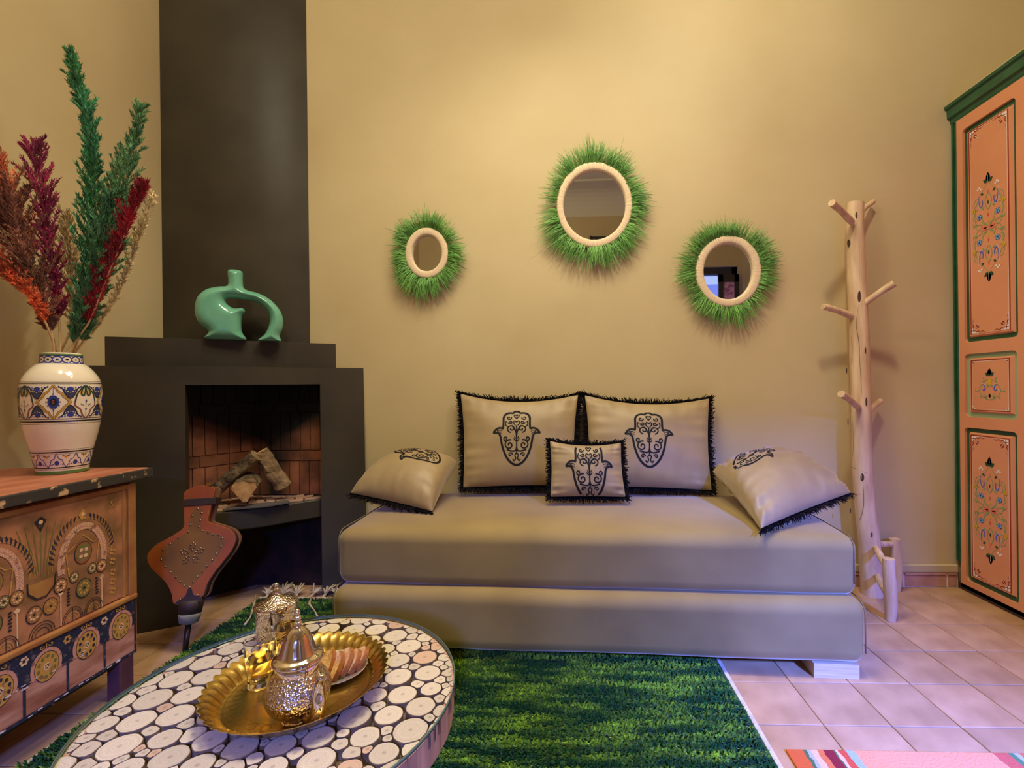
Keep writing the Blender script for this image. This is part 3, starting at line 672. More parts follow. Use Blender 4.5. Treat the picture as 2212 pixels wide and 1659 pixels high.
# repeated arch motif: defined around its centre in metres (a along y, b up); photo arch 1 centre
ctr = np.array(cm(450, 490)); ctr0 = np.array([ctr[0], .535])
per = .232
for k in range(5):
    cx, cz = ctr0[0]-per*k, ctr0[1]
    if cx < CYN+.05: break
    far = k == 0
    def Rr(pts, wd, mi, L=1, tap=False): ribbon(mb, [(cx+a, cz+b) for a, b in pts if cx+a < CYF-.042], wd, up_map, .0004*L, mi, taper=tap)
    def Bb(pts, mi, L=1): blob(mb, [(cx+a, cz+b) for a, b in pts], up_map, .0004*L, mi)
    # olive feather arch
    for q in range(2):
        R0 = .108-q*.012
        Rr([(R0*.92*math.cos(t), -.02+R0*1.15*math.sin(t)) for t in np.linspace(-.15, PI+.15, 30)], .0015, OC, 2)
    for t in np.linspace(.0, PI, 26):
        if 1.35 < t < 1.8: continue
        a, b = .088*math.cos(t), -.02+.108*math.sin(t); a2, b2 = .099*math.cos(t+.10*(1 if t < PI/2 else -1)), -.02+.122*math.sin(t+.1*(1 if t < PI/2 else -1))
        Rr([(a*.93, b), ((a+a2)/2, (b+b2)/2+.003), (a2, b2+.004)], .0055, NV, 2, True)
    # rope arch
    Rr([(.064*math.cos(t), -.03+.098*math.sin(t)) for t in np.linspace(-.25, PI+.25, 30)], .020, PK, 2)
    for t in np.linspace(-.2, PI+.2, 34):
        for s2 in (.0, .09):
            Rr([(.056*math.cos(t+s2), -.03+.088*math.sin(t+s2)), (.072*math.cos(t-s2+.04), -.03+.108*math.sin(t-s2+.04))], .0018, CR_, 3)
    # inner keyhole
    Rr([(-.042, -.07), (-.05, 0), (-.032, .012), (0, .042), (.030, .012), (.048, .01), (.04, -.06)], .0035, OC, 3)
    Bb(circ(0, -.012, .027, 18, .034), DK, 2); Bb(circ(0, -.012, .025, 18, .032), BR, 3); Bb(circ(0, -.012, .021, 18, .027), OL, 4)
    for q in range(4):
        a = q*PI/2+.7; Bb(circ(.010*math.cos(a), -.012+.013*math.sin(a), .006, 8), CR_, 5)
    def rosette(x, z, r, c1=OL, c2=CR_, L=3):
        Bb(circ(x, z, r, 16, r*1.2), DK, L); Bb(circ(x, z, r*.9, 16, r*1.08), c1, L+1)
        for q in range(8):
            a = q*PI/4; Bb(circ(x+r*.52*math.cos(a), z+r*.62*math.sin(a), r*.19, 6), c2, L+2)
        Bb(circ(x, z, r*.18, 6), DK, L+2)
    rosette(-.066, -.085, .019, BR, CR_); rosette(.056, -.072, .017, BR, CR_); rosette(-.028, -.075, .014); rosette(.026, -.068, .014)
    rosette(.0, -.118, .024, OL, OC)
    for x in (-.066, .056):
        Rr([(x, -.105), (x, -.20)], .0035, CR_, 3); Bb([(x-.008, -.105), (x, -.098), (x+.008, -.105), (x+.004, -.112), (x-.004, -.112)], CR_, 4)
    for x in (-.033, .03):
        for rr in (.012, .018, .024, .029):
            Rr([(x+rr*math.cos(t), -.20+rr*1.35*math.sin(t)) for t in np.linspace(.05, PI-.05, 14)], .0018, DK if rr > .02 else OC, 3)
        Rr([(x, -.2), (x, -.162)], .0015, DK, 4)
    for q in range(6): Bb([( .040+jit(.006), -.10-q*.009), (.046, -.104-q*.009), (.040, -.108-q*.009), (.034, -.104-q*.009)], DK, 3); Bb([(-.045+jit(.006), -.10-q*.009), (-.039, -.104-q*.009), (-.045, -.108-q*.009), (-.05, -.104-q*.009)], DK, 3)
    Bb([(-.014, .105), (0, .12), (.014, .105), (.006, .088), (-.006, .088)], OC, 4); Bb(circ(0, .104, .006, 8), CR_, 5)
    # between arches: bowl with fruit, wheel rosettes, palm lines
    m_ = -per/2
    Rr([(m_-.035, -.045), (m_-.034, -.075), (m_-.012, -.098), (m_+.012, -.098), (m_+.034, -.075), (m_+.038, -.04)], .004, DK, 3)
    Bb([(m_-.033, -.052), (m_-.031, -.074), (m_-.011, -.094), (m_+.011, -.094), (m_+.031, -.074), (m_+.033, -.05)], BR, 2)
    rosette(m_-.02, -.135, .02, BR, CR_); rosette(m_+.022, -.13, .02, BR, OC)
    for rr in (.018, .026, .033): Rr([(m_+rr*math.cos(t), -.20+rr*1.1*math.sin(t)) for t in np.linspace(.05, PI-.05, 14)], .002, DK, 3)
    for q in range(7): Rr([(m_+(q-3)*.004, -.045), (m_+(q-3)*.012, .035), (m_+(q-3)*.020, .115-abs(q-3)*.002)], .0045, OL, 1, True)
    Bb([(m_-.016, .115), (m_, .128), (m_+.016, .115), (m_, .085)], DK, 2); Bb(circ(m_, .112, .006, 8), CR_, 3)
    if far:
        for zz_ in (-.03, -.06, -.095, -.125, -.155):
            for q in range(4):
                a = q*PI/2+.4; Bb(circ(.092+.006*math.cos(a), zz_-.01+.008*math.sin(a), .0045, 6), OC, 3)
        Rr([(.088, .12), (.106, .128), (.104, .09), (.088, .12)], .003, OC, 3)
mb.build('painted_motif', CM, ch, recalc=False)
# lower band: dark upper field, wheels, red blocks with navy lines
mb = MB()
zt_, zb_ = .312, .142
blob(mb, [(CYN+.01, .228), (CYF, .228), (CYF, zt_), (CYN+.01, zt_)], lo_map, 0, NV)
MBb = mb
cxs = [np.array(cm2(655, 905))[0]-.1115*k for k in range(9)]
for k, x in enumerate(cxs):
    if x < CYN+.04: break
    z = .245
    pts = [(x+.041*math.cos(t), z+.050*math.sin(t)) for t in np.linspace(-.35, PI+.35, 22)]
    blob(mb, pts+[(x-.037, .222), (x+.037, .222)], lo_map, .0004, PK)
    blob(mb, circ(x, z, .032, 22, .041), lo_map, .0008, DK); blob(mb, circ(x, z, .0305, 22, .039), lo_map, .0012, OC)
    for q in range(10):
        a = q*PI/5+.2; blob(mb, circ(x+.022*math.cos(a), z+.028*math.sin(a), .0042, 8, .0056), lo_map, .0016, NV if k % 2 else OL)
    blob(mb, circ(x, z, .009, 10, .011), lo_map, .0016, CR_)
    for q in range(5):
        a = q*2*PI/5; blob(mb, circ(x+.004*math.cos(a), z+.005*math.sin(a), .002, 6), lo_map, .002, DK)
    xm = x-.0557
    ribbon(mb, [(xm, zb_), (xm, .222)], .007, lo_map, .0006, NV); blob(mb, [(xm-.016, .221), (xm+.016, .221), (xm+.006, .236), (xm-.006, .236)], lo_map, .0006, NV)
    # flower and scroll along the top
    if xm > CYN+.03:
        for q in range(6):
            a = q*PI/3; blob(mb, circ(xm+.0075*math.cos(a), .29+.0085*math.sin(a), .0042, 7), lo_map, .0008, OC if k % 2 else CR_)
    for s2 in (1, -1):
        ribbon(mb, [(x+s2*.012+p*s2, .303+q) for p, q in [(a, b) for a, b in spiral(0, 0, .007, PI, .9, 1, 12)]], .0025, lo_map, .0008, OC)
    ribbon(mb, [(x, .296), (x, .309)], .003, lo_map, .0008, OC)
for q in range(110):
    x = random.uniform(CYN+.02, CYF-.02); z = random.choice((.218, .223, .228, zb_-.003, zb_-.004))+jit(.003); rr = random.uniform(.0015, .006)
    if x < 1.38 or z < .15: blob(mb, [(x+rr*1.8*math.cos(a)*random.uniform(.6, 1), z+rr*.5*math.sin(a)*random.uniform(.5, 1)) for a in np.linspace(0, 2*PI, 9)[:-1]], lo_map, .0022+q*1e-6, WH)
ribbon(mb, [(CYN+.01, .137), (CYF, .137)], .010, lo_map, .0004, NV); ribbon(mb, [(CYF-.004, .137), (CYF-.004, .31)], .008, lo_map, .0006, DK)
mb.build('painted_band', CM, ch, recalc=False)
# ------------------------------------------------------------------ patterned vase
VC = np.array([-1.637, 1.50, .746]); K = .000293
prof = [(290, 1478), (300, 1470), (304, 1440), (318, 1370), (340, 1300), (366, 1200), (398, 1100), (426, 1000), (447, 900), (462, 800), (470, 700), (471, 620), (465, 540), (450, 470), (420, 410), (375, 355), (320, 305), (275, 275), (246, 264), (243, 240), (240, 200), (236, 175), (234, 158), (222, 150), (208, 156), (206, 200), (230, 300)]
prof = [(r*K, (1478-y)*K) for r, y in prof]
pr = np.array(smooth_loop(prof, 4, False)); pr[:, 0] *= .715
kz = int(np.argmax(pr[:, 1])); PZ, PR = pr[:kz, 1], pr[:kz, 0]
vs = thing('vase', 'large cream ceramic vase with blue and ochre painted bands on the chest', 'vase', VC)
m_cream = mat('cream_glaze', srgb(236, 222, 200), srgb(228, 208, 182), rough=.12, scale=4, coat=.5, bump=.05, bscale=8)
MB().lathe([tuple(p) for p in pr], VC, 72).build('body', m_cream, vs, smooth=True)
def vm(a, z, L=0.0):
    r = np.interp(z, PZ, PR)+.0006+L; t = a/.098-PI*.30
    return (VC[0]+r*math.cos(t), VC[1]+r*math.sin(t), VC[2]+z)
circu = 2*PI*.098
V_bk = flat('vase_black', srgb(34, 34, 38), .15); V_bl = flat('vase_blue', srgb(48, 62, 140), .15); V_oc = flat('vase_ochre', srgb(206, 150, 50), .15)
V_mv = flat('vase_mauve', srgb(134, 84, 78), .15); V_gn = flat('vase_green', srgb(86, 124, 60), .15); V_dg = flat('vase_dark_green', srgb(36, 62, 58), .15)
VMs = [V_bk, V_bl, V_oc, V_mv, V_gn, V_dg, m_cream, flat('vase_navy', srgb(60, 62, 92), .15)]
mb = MB()
def ring(z, w, mi, L=0): ribbon(mb, [(circu*t, z) for t in np.linspace(0, 1, 97)], w, vm, L, mi)
Zc = lambda y: (1472-y)*K
for y, w in ((482, .0036), (868, .0018), (893, .0044), (1228, .0040), (1398, .0032)): ring(Zc(y), w, 0)
for y in (462, 500, 920, 1205, 1250, 1418): ring(Zc(y), .0009, 0)
ring(Zc(1452), .009, 4, .0012); ring(Zc(168), .005, 4, .0008)
ring(Zc(180), .0018, 1); ring(Zc(262), .0018, 1)
zc0 = Zc(685); hh = .052; step = circu/8
for k in range(8):
    a0 = step*k; yel = k % 2 == 0
    ctrl = [(0, 1), (.18, .82), (.30, .62), (.52, .50), (.62, .30), (.82, .18), (1, 0)]
    def q4(sc, wx): 
        out = []
        for sx, sy in ((1, 1), (1, -1), (-1, -1), (-1, 1)):
            c = ctrl if (sx*sy > 0) else ctrl[::-1]
            out += [(a0+x*sx*step*.5*sc*wx, zc0+y*sy*hh*sc) for x, y in c]
        return out+[out[0]]
    if yel:
        ribbon(mb, q4(1.0, 1.0), .0044, vm, 0, 2); ribbon(mb, q4(.93, .95), .0009, vm, .0003, 0); ribbon(mb, q4(1.06, 1.04), .0008, vm, .0003, 0)
        blob(mb, circ(a0, zc0, .013, 14, .021), vm, 0, 1); blob(mb, circ(a0, zc0, .0085, 10, .011), vm, .0003, 0)
        for dy in (.004, -.004): blob(mb, circ(a0, zc0+dy, .003, 7), vm, .0006, 3)
        for q in range(10): blob(mb, circ(a0+.0155*math.cos(q*PI/5), zc0+.019*math.sin(q*PI/5), .002, 6), vm, .0003, 0)
        for sy in (1, -1): ribbon(mb, [(a0, zc0+sy*.023), (a0, zc0+sy*.046)], .001, vm, .0003, 0); blob(mb, [(a0-.003, zc0+sy*.023), (a0+.003, zc0+sy*.023), (a0, zc0+sy*.028)], vm, .0004, 1)
    else:
        w2 = .36
        lo = smooth_loop([(a0-step*w2, zc0+.002), (a0-step*w2*1.0, zc0-.012), (a0-step*.2, zc0-.024), (a0-step*.12, zc0-.042), (a0, zc0-.052), (a0+step*.12, zc0-.042), (a0+step*.2, zc0-.024), (a0+step*w2, zc0-.012), (a0+step*w2, zc0+.002)], 4, False)
        ribbon(mb, lo, .0044, vm, 0, 3)
        for s in (1, -1):
            ribbon(mb, smooth_loop([(a0-s*step*w2, zc0), (a0-s*step*.28, zc0+.026), (a0-s*step*.05, zc0+.050), (a0+s*step*.10, zc0+.042), (a0+s*step*.16, zc0+.026), (a0+s*step*.06, zc0+.02), (a0-s*0.0, zc0+.05)], 5, False), .004, vm, .0003, 5)
            blob(mb, circ(a0+s*step*.14, zc0+.030, .005, 10, .012), vm, 0, 2)
        for s in (1, -1):
            ribbon(mb, [(a0+s*.005, zc0-.012), (a0+s*.012, zc0-.010), (a0+s*.014, zc0-.006)], .0016, vm, .0003, 1)
        ribbon(mb, [(a0, zc0+.004), (a0, zc0-.046)], .001, vm, .0003, 0); blob(mb, [(a0-.003, zc0), (a0, zc0+.008), (a0+.003, zc0)], vm, .0004, 1); blob(mb, [(a0-.003, zc0-.022), (a0, zc0-.030), (a0+.003, zc0-.022)], vm, .0004, 1)
    # blue filled spandrels between motifs (top and bottom)
    am = a0+step*.5
    for sy in (1, -1):
        tri = smooth_loop([(am-step*.36, zc0+sy*.050), (am-step*.22, zc0+sy*.040), (am-step*.16, zc0+sy*.026), (am, zc0+sy*.010), (am+step*.16, zc0+sy*.026), (am+step*.22, zc0+sy*.040), (am+step*.36, zc0+sy*.050)], 3, False)
        blob(mb, tri, vm, .0000, 6+1); ribbon(mb, tri, .0026, vm, .0002, 0)
        blob(mb, circ(am, zc0+sy*.040, .008, 9), vm, .0003, 1)
        for q in range(9):
            blob(mb, circ(am+(q-4)*.0064, zc0+sy*(.047-.0012*(4-abs(q-4))), .0022, 6), vm, .0002, 1)
            if 1 < q < 7: blob(mb, circ(am+(q-4)*.0058, zc0+sy*(.038-.002*(4-abs(q-4))), .0016, 6), vm, .0003, 6)
# lower band
zl = Zc(1320)
for k in range(10):
    a0 = circu/10*k; st = circu/10
    ribbon(mb, smooth_loop([(a0-st*.5, zl-.021), (a0-st*.36, zl-.010), (a0-st*.28, zl+.002), (a0-st*.12, zl+.006), (a0, zl+.022), (a0+st*.12, zl+.006), (a0+st*.28, zl+.002), (a0+st*.36, zl-.010), (a0+st*.5, zl-.021)], 3, False), .0024, vm, 0, 1)
    blob(mb, circ(a0, zl-.008, .008, 10), vm, 0, 1)
    for q in range(7): blob(mb, circ(a0+(q-3)*.0066, zl-.014+.002*(3-abs(q-3)), .0022, 6), vm, .0002, 1)
    for q in range(5): blob(mb, circ(a0+st/2+(q-2)*.005, zl+.016-.002*(2-abs(q-2)), .0022, 6), vm, 0, 0)
    blob(mb, circ(a0+st/2, zl+.012, .004, 8), vm, .0002, 2)
# neck lozenges
for k in range(14):
    a0 = circu/14*k; st = circu/14; zn = Zc(222)
    ribbon(mb, [(a0+st*.5*math.cos(t), zn+.0105*math.sin(t)) for t in np.linspace(0, 2*PI, 17)], .004, vm, 0, 1)
    blob(mb, circ(a0, zn, .007, 8, .0035), vm, 0, (1, 0, 2)[k % 3])
mb.build('painted_bands', VMs, vs, recalc=False)

# ------------------------------------------------------------------ dried pampas plumes standing in the vase
def plume(label, axis, wid, c1, c2, n, L0, droop, yd=1.52, stem=True, spread=1.0, stemc=(206, 168, 120), side=0, group='dyed pampas stems in the vase', th=.0016, start=0.0):
    """axis: pixel points from base to tip in the photo, placed at depth yd; wid: half width in px along it"""
    mouth = VC+np.array([jit(.03), jit(.03), .355])
    sc = yd/1029*1.0
    P = [onplane(x, y, (0, yd+dy, 0), np.array([0, 1., 0])) for x, y, dy in [(a[0], a[1], a[2] if len(a) > 2 else 0) for a in axis]]
    t = thing('pampas_stem', label, 'dried grass', mouth, group)
    low = mouth+np.array([0, 0, -.30]); low[:2] = VC[:2]*.5+low[:2]*.5
    spine = [np.array(p) for p in smooth_loop([mouth]+[np.array(p) for p in P], 8, False)]
    MB().tube([low, mouth]+[p for p in spine[4::4]], [.0032]*2+[.0030*(1-.75*i/len(spine[4::4])) for i in range(len(spine[4::4]))], 6).build('stem', mat('straw_%d' % stemc[0], srgb(*stemc), rough=.8), t, smooth=True)
    sp = np.array(smooth_loop([np.array(p) for p in P], 10, False)); m = len(sp)
    mb = MB(); 
    nbr = max(50, int(100*len(P)/5)); rs = random.Random(len(label)*7+n); brs = []
    for k in range(nbr):
        ub = start+(1-start)*(k+rs.random())/nbr*.97; f = ub*(m-1); a = int(min(f, m-2)); c = sp[a]+(sp[a+1]-sp[a])*(f-a)
        tan = sp[min(a+2, m-1)]-sp[max(a-2, 0)]; tan /= np.linalg.norm(tan)
        wloc = np.interp(ub, np.linspace(0, 1, len(wid)), wid)*sc
        e1 = np.cross(tan, [0, 1, 0]); e1 /= np.linalg.norm(e1)+1e-9; e2 = np.cross(tan, e1); th0 = k*2.4+rs.random()
        out = e1*math.cos(th0)+e2*math.sin(th0)*.6
        if side: out = out*.6+e1*side*.75
        d = tan*rs.uniform(.9, 1.3)+out*rs.uniform(.35, .75)*spread; d /= np.linalg.norm(d)
        brs.append((c, d, wloc*rs.uniform(.9, 2.1)+.010, out, rs.uniform(.7, 1.25), tan))
    for i in range(int(n*1.9)):
        c, d, Lb, out, bb, tan = brs[random.randrange(nbr)]
        f = random.random()**.8; q0 = c+d*Lb*f+np.array([0, 0, -droop*Lb*f*f])+out*Lb*.12*f*f
        rv = np.random.randn(3); rv /= np.linalg.norm(rv)
        dd = d*.8+tan*.3+rv*.6; dd /= np.linalg.norm(dd); ln = L0*.55*random.uniform(.5, 1.2)*(1-.35*f)
        q1 = q0+dd*ln*.55; q2 = q0+(dd+np.array([0, 0, -droop*.8]))*ln
        sd = np.cross(dd, np.random.randn(3)); sd /= np.linalg.norm(sd); wd = th*random.uniform(.5, 1.1)
        br2 = random.uniform(.6, 1.35)*bb
        mb.add([q0+sd*wd*.5, q0-sd*wd*.5, q1+sd*wd, q1-sd*wd, q2], [(0, 1, 3, 2), (2, 3, 4)], 0, (br2, br2, br2))
    mb.build('plume', mat('plume_%d_%d_%d' % c1, srgb(*[min(255, v*1.12+8) for v in c1]), srgb(*[min(255, v*1.12+6) for v in c2]), rough=.9, scale=7, attr=True, sheen=.3, ramp=(.35, .6)), t, recalc=False, kind='stuff')
plume('tall dark green pampas stem rising highest from the vase', [(165, 745), (182, 640), (192, 520), (196, 430), (200, 340), (190, 260), (170, 190), (152, 108)], [8, 30, 32, 26, 14, 16, 14, 7], (44, 100, 52), (54, 122, 78), 6500, .045, .0, start=.06)
plume('bluish green pampas plume at the centre of the bunch', [(160, 745), (178, 660), (205, 580), (222, 500), (240, 430)], [10, 34, 44, 40, 16], (92, 142, 98), (62, 112, 66), 4200, .05, .1, yd=1.50)
plume('light green pampas stem with a narrow tip right of the tall green one', [(178, 740), (215, 640), (240, 540), (262, 430), (285, 320), (306, 228)], [4, 20, 34, 30, 16, 6], (96, 142, 92), (70, 116, 70), 4200, .045, .02, yd=1.54)
plume('small pale sage plume between the two green stems', [(200, 600), (222, 480), (243, 390), (262, 330)], [6, 14, 20, 10], (128, 160, 110), (110, 150, 100), 1500, .035, .15, yd=1.56)
plume('magenta pampas plume left of the green stems', [(128, 690), (120, 620), (104, 520), (88, 420), (72, 316)], [10, 18, 30, 32, 22], (156, 36, 74), (112, 20, 56), 5200, .04, .0, yd=1.49)
plume('dark red pampas plume drooping to the right', [(190, 700), (222, 620), (256, 540), (285, 470), (314, 408)], [10, 26, 30, 24, 8], (160, 28, 42), (118, 14, 26), 3800, .055, .1, yd=1.50, side=1)
plume('fluffy brown pampas plume on the left of the bunch', [(112, 720), (92, 650), (60, 570), (34, 510), (14, 450)], [10, 42, 78, 82, 54], (138, 82, 62), (96, 52, 36), 6500, .05, .15, yd=1.45)
plume('orange pampas plume behind the brown one', [(70, 560), (40, 470), (10, 400), (-14, 350)], [20, 34, 34, 20], (196, 96, 58), (170, 78, 50), 2600, .045, .05, yd=1.55)
plume('orange pampas plume hanging low at the left edge', [(100, 700), (70, 650), (30, 610), (-14, 560)], [8, 26, 36, 34], (206, 92, 44), (160, 64, 34), 2600, .055, .35, yd=1.42, side=-1)
plume('cream pampas plume behind the magenta and green stems', [(168, 740), (160, 660), (150, 570), (140, 470)], [8, 26, 30, 18], (206, 184, 140), (180, 156, 110), 2600, .045, .1, yd=1.60)
plume('cream pampas plume at the far right of the bunch', [(200, 720), (262, 620), (300, 520), (335, 430)], [4, 16, 24, 14], (224, 204, 160), (200, 178, 132), 1500, .05, .3, yd=1.62, side=1)

# ------------------------------------------------------------------ bellows
s_ = .000437; BT = np.array([-1.446, 1.775, .002]); uu = np.array([.955, .297, 0]); lean = math.atan2(.13, .62)
vv = np.array([-.02, math.sin(lean), math.cos(lean)]); vv /= np.linalg.norm(vv); nn_ = np.cross(uu, vv); nn_ /= np.linalg.norm(nn_)
def bmp(x, y, d): u = (x-452-(1540-y)*-.012)*s_; v = (1545-y)*s_; return BT+uu*u+vv*v+nn_*d
bl = thing('bellows', 'red leather and wood fireplace bellows with studs leaning by the hearth', 'bellows', BT)
bo = smooth_loop([(285, 165), (340, 122), (405, 105), (470, 118), (522, 145), (518, 230), (508, 330), (500, 420), (520, 446), (600, 478), (690, 522), (735, 580), (742, 640), (712, 720), (660, 800), (600, 890), (556, 980), (532, 1080), (430, 1120), (330, 1112), (300, 1030), (255, 945), (190, 870), (110, 785), (74, 710), (80, 660), (130, 600), (220, 548), (300, 492), (322, 450), (312, 380), (300, 280)], 4)
m_lea = mat('red_leather', srgb(168, 88, 38), srgb(128, 60, 26), rough=.4, scale=6, bump=.2, bscale=60, ramp=(.3, .7))
m_lea2 = mat('brown_leather', srgb(136, 92, 36), srgb(108, 70, 28), rough=.4, scale=6, bump=.2, bscale=50)
m_dl = mat('dark_leather', srgb(62, 42, 32), srgb(36, 26, 22), rough=.6, scale=8, bump=.5, bscale=20)
V, Fs = curve_mesh([[(p[0], p[1]) for p in bo]], 13, 3, 2)
MB().add([bmp(v[0], v[1], v[2]*s_+.03) for v in V], Fs).build('front_board', m_lea, bl)
MB().add([bmp(v[0]+14, v[1]+4, v[2]*s_-.012) for v in V], Fs).build('back_board', mat('bellows_wood', srgb(140, 92, 50), srgb(110, 70, 40), rough=.6), bl)
lo_part = [p for p in bo if p[1] > 470]
sh = [((p[0]-440)*.965+445, (p[1]-800)*.965+800) for p in lo_part]
V2, F2 = curve_mesh([[(p[0]+8, p[1]+6) for p in sh]], 42, 0)
MB().add([bmp(v[0], v[1], v[2]*s_+.008) for v in V2], F2).build('leather_gusset', m_dl, bl)
inner = smooth_loop([(405, 300), (452, 330), (452, 440), (470, 500), (560, 540), (640, 575), (660, 640), (620, 740), (540, 850), (460, 960), (432, 985), (380, 975), (300, 890), (215, 790), (172, 720), (180, 640), (240, 590), (310, 540), (352, 500), (360, 430), (362, 350)], 4)
dm = lambda x, y, L: bmp(x, y, .03+16.2*s_+L)
mb = MB(); blob(mb, inner, dm, 0); mb.build('leather_panel', m_lea2, bl, recalc=False)
mb = MB()
for q in ((0, .0), (1, 1)):
    pass
blob(mb, smooth_loop([(330, 1112), (400, 1060), (415, 1010), (432, 985), (450, 1010), (470, 1055), (532, 1080), (528, 1115), (430, 1125)], 3), dm, .0004); mb.build('leather_tab', m_dl, bl, recalc=False)
st = [(412, 310), (447, 350), (374, 370), (443, 412), (369, 448), (440, 474), (362, 511), (474, 511), (517, 528), (560, 549), (602, 555), (639, 589), (635, 660), (605, 720), (580, 772), (542, 822), (513, 865), (480, 903), (451, 945), (430, 987), (389, 969), (353, 932), (313, 890), (267, 844), (222, 792), (182, 728), (183, 646), (232, 601), (288, 555), (368, 1080), (500, 1060)]
ce = (412, 700)
for q in range(5):
    a = q*2*PI/5+PI/2
    for rr, aa in ((30, 0), (52, .28), (52, -.28), (76, .22), (76, -.22), (92, 0)): st.append((ce[0]+rr*math.cos(a+aa), ce[1]-rr*math.sin(a+aa)))
m_stud = mat('steel_stud', srgb(170, 150, 135), rough=.3, metal=1.0)
sm_me = None
for x, y in st:
    p = bmp(x, y, .03+16*s_)
    if sm_me is None:
        o = MB().lathe([(.0036, 0), (.0034, .0014), (.0024, .0028), (.0012, .0034), (0, .0036)], (0, 0, 0), 10).build('stud', m_stud, bl, smooth=True)
        for v in o.data.vertices: v.co += Vector(BT.tolist())
        sm_me = o.data
    else: o = bpy.data.objects.new('stud', sm_me); COL.objects.link(o); o.parent = bl
    o.location = (p-BT).tolist(); o.rotation_euler = Vector(nn_.tolist()).to_track_quat('Z', 'Y').to_euler()
def bbox(x0, y0, x1, y1, d0, d1, nm, m, ch=2):
    V = [bmp(x, y, d) for d in (d0, d1) for y in (y1, y0) for x in (x0, x1)]
    return MB().add(V, [(0, 1, 3, 2), (4, 6, 7, 5), (0, 4, 5, 1), (2, 3, 7, 6), (0, 2, 6, 4), (1, 5, 7, 3)]).build(nm, m, bl, bevel=.002)
bbox(296, 218, 548, 282, -.024, .040, 'handle_strap', m_dl)
bbox(425, 80, 468, 112, -.004, .014, 'peg', m_lea2)
nzp = lambda r, y: (r*s_, (1545-y)*s_)
mb = MB(); Pn = [bmp(433, y, .008) for y in (1300, 1545)]
mb.tube(Pn, [.0105, .0095], 14); mb.build('nozzle', mat('dark_iron', srgb(70, 58, 48), rough=.4, metal=.8), bl, smooth=True)
mb = MB()
mb.tube([bmp(434, y, .008) for y in (1100, 1150, 1215)], [.044, .041, .037], 20); mb.build('leather_wrap', m_dl, bl, smooth=True)
mb = MB(); mb.tube([bmp(434, y, .008) for y in (1215, 1240, 1290, 1302)], [.038, .037, .031, .02], 20); mb.build('collar', mat('pale_wood_collar', srgb(150, 142, 120), srgb(110, 102, 84), rough=.7, scale=20), bl, smooth=True)

# ------------------------------------------------------------------ three raffia mirrors
m_rim = mat('raffia_rim', srgb(226, 190, 142), srgb(206, 166, 116), rough=.6, scale=30)
def ringmat():
    m = mat('wrapped_raffia', srgb(230, 194, 146), rough=.6); nt = m.node_tree; L = nt.links; b = nt.nodes['Principled BSDF']
    tc = N(nt, 'ShaderNodeTexCoord'); sp = N(nt, 'ShaderNodeSeparateXYZ'); L.new(tc.outputs['Object'], sp.inputs[0])
    at = N(nt, 'ShaderNodeMath', operation='ARCTAN2'); L.new(sp.outputs[0], at.inputs[0]); L.new(sp.outputs[2], at.inputs[1])
    cb = N(nt, 'ShaderNodeCombineXYZ'); ml = N(nt, 'ShaderNodeMath', operation='MULTIPLY'); ml.inputs[1].default_value = 26; L.new(at.outputs[0], ml.inputs[0]); L.new(ml.outputs[0], cb.inputs[0])
    nz = N(nt, 'ShaderNodeTexNoise'); nz.inputs['Scale'].default_value = 1.6; nz.inputs['Detail'].default_value = 3; L.new(cb.outputs[0], nz.inputs['Vector'])
    r = N(nt, 'ShaderNodeValToRGB'); r.color_ramp.elements[0].position = .3; r.color_ramp.elements[1].position = .6; r.color_ramp.elements[0].color = (*srgb(196, 160, 116), 1); r.color_ramp.elements[1].color = (*srgb(236, 212, 176), 1)
    L.new(nz.outputs['Fac'], r.inputs[0]); L.new(r.outputs[0], b.inputs['Base Color'])
    bp = N(nt, 'ShaderNodeBump'); bp.inputs['Strength'].default_value = .5; bp.inputs['Distance'].default_value = .003; L.new(nz.outputs['Fac'], bp.inputs['Height']); L.new(bp.outputs[0], b.inputs['Normal'])
ringmat()
m_mir = mat('mirror_glass', (.80, .82, .80), rough=.015, metal=1.0)
m_raf = mat('green_raffia', srgb(122, 178, 84), srgb(88, 146, 62), rough=.6, scale=12, attr=True)
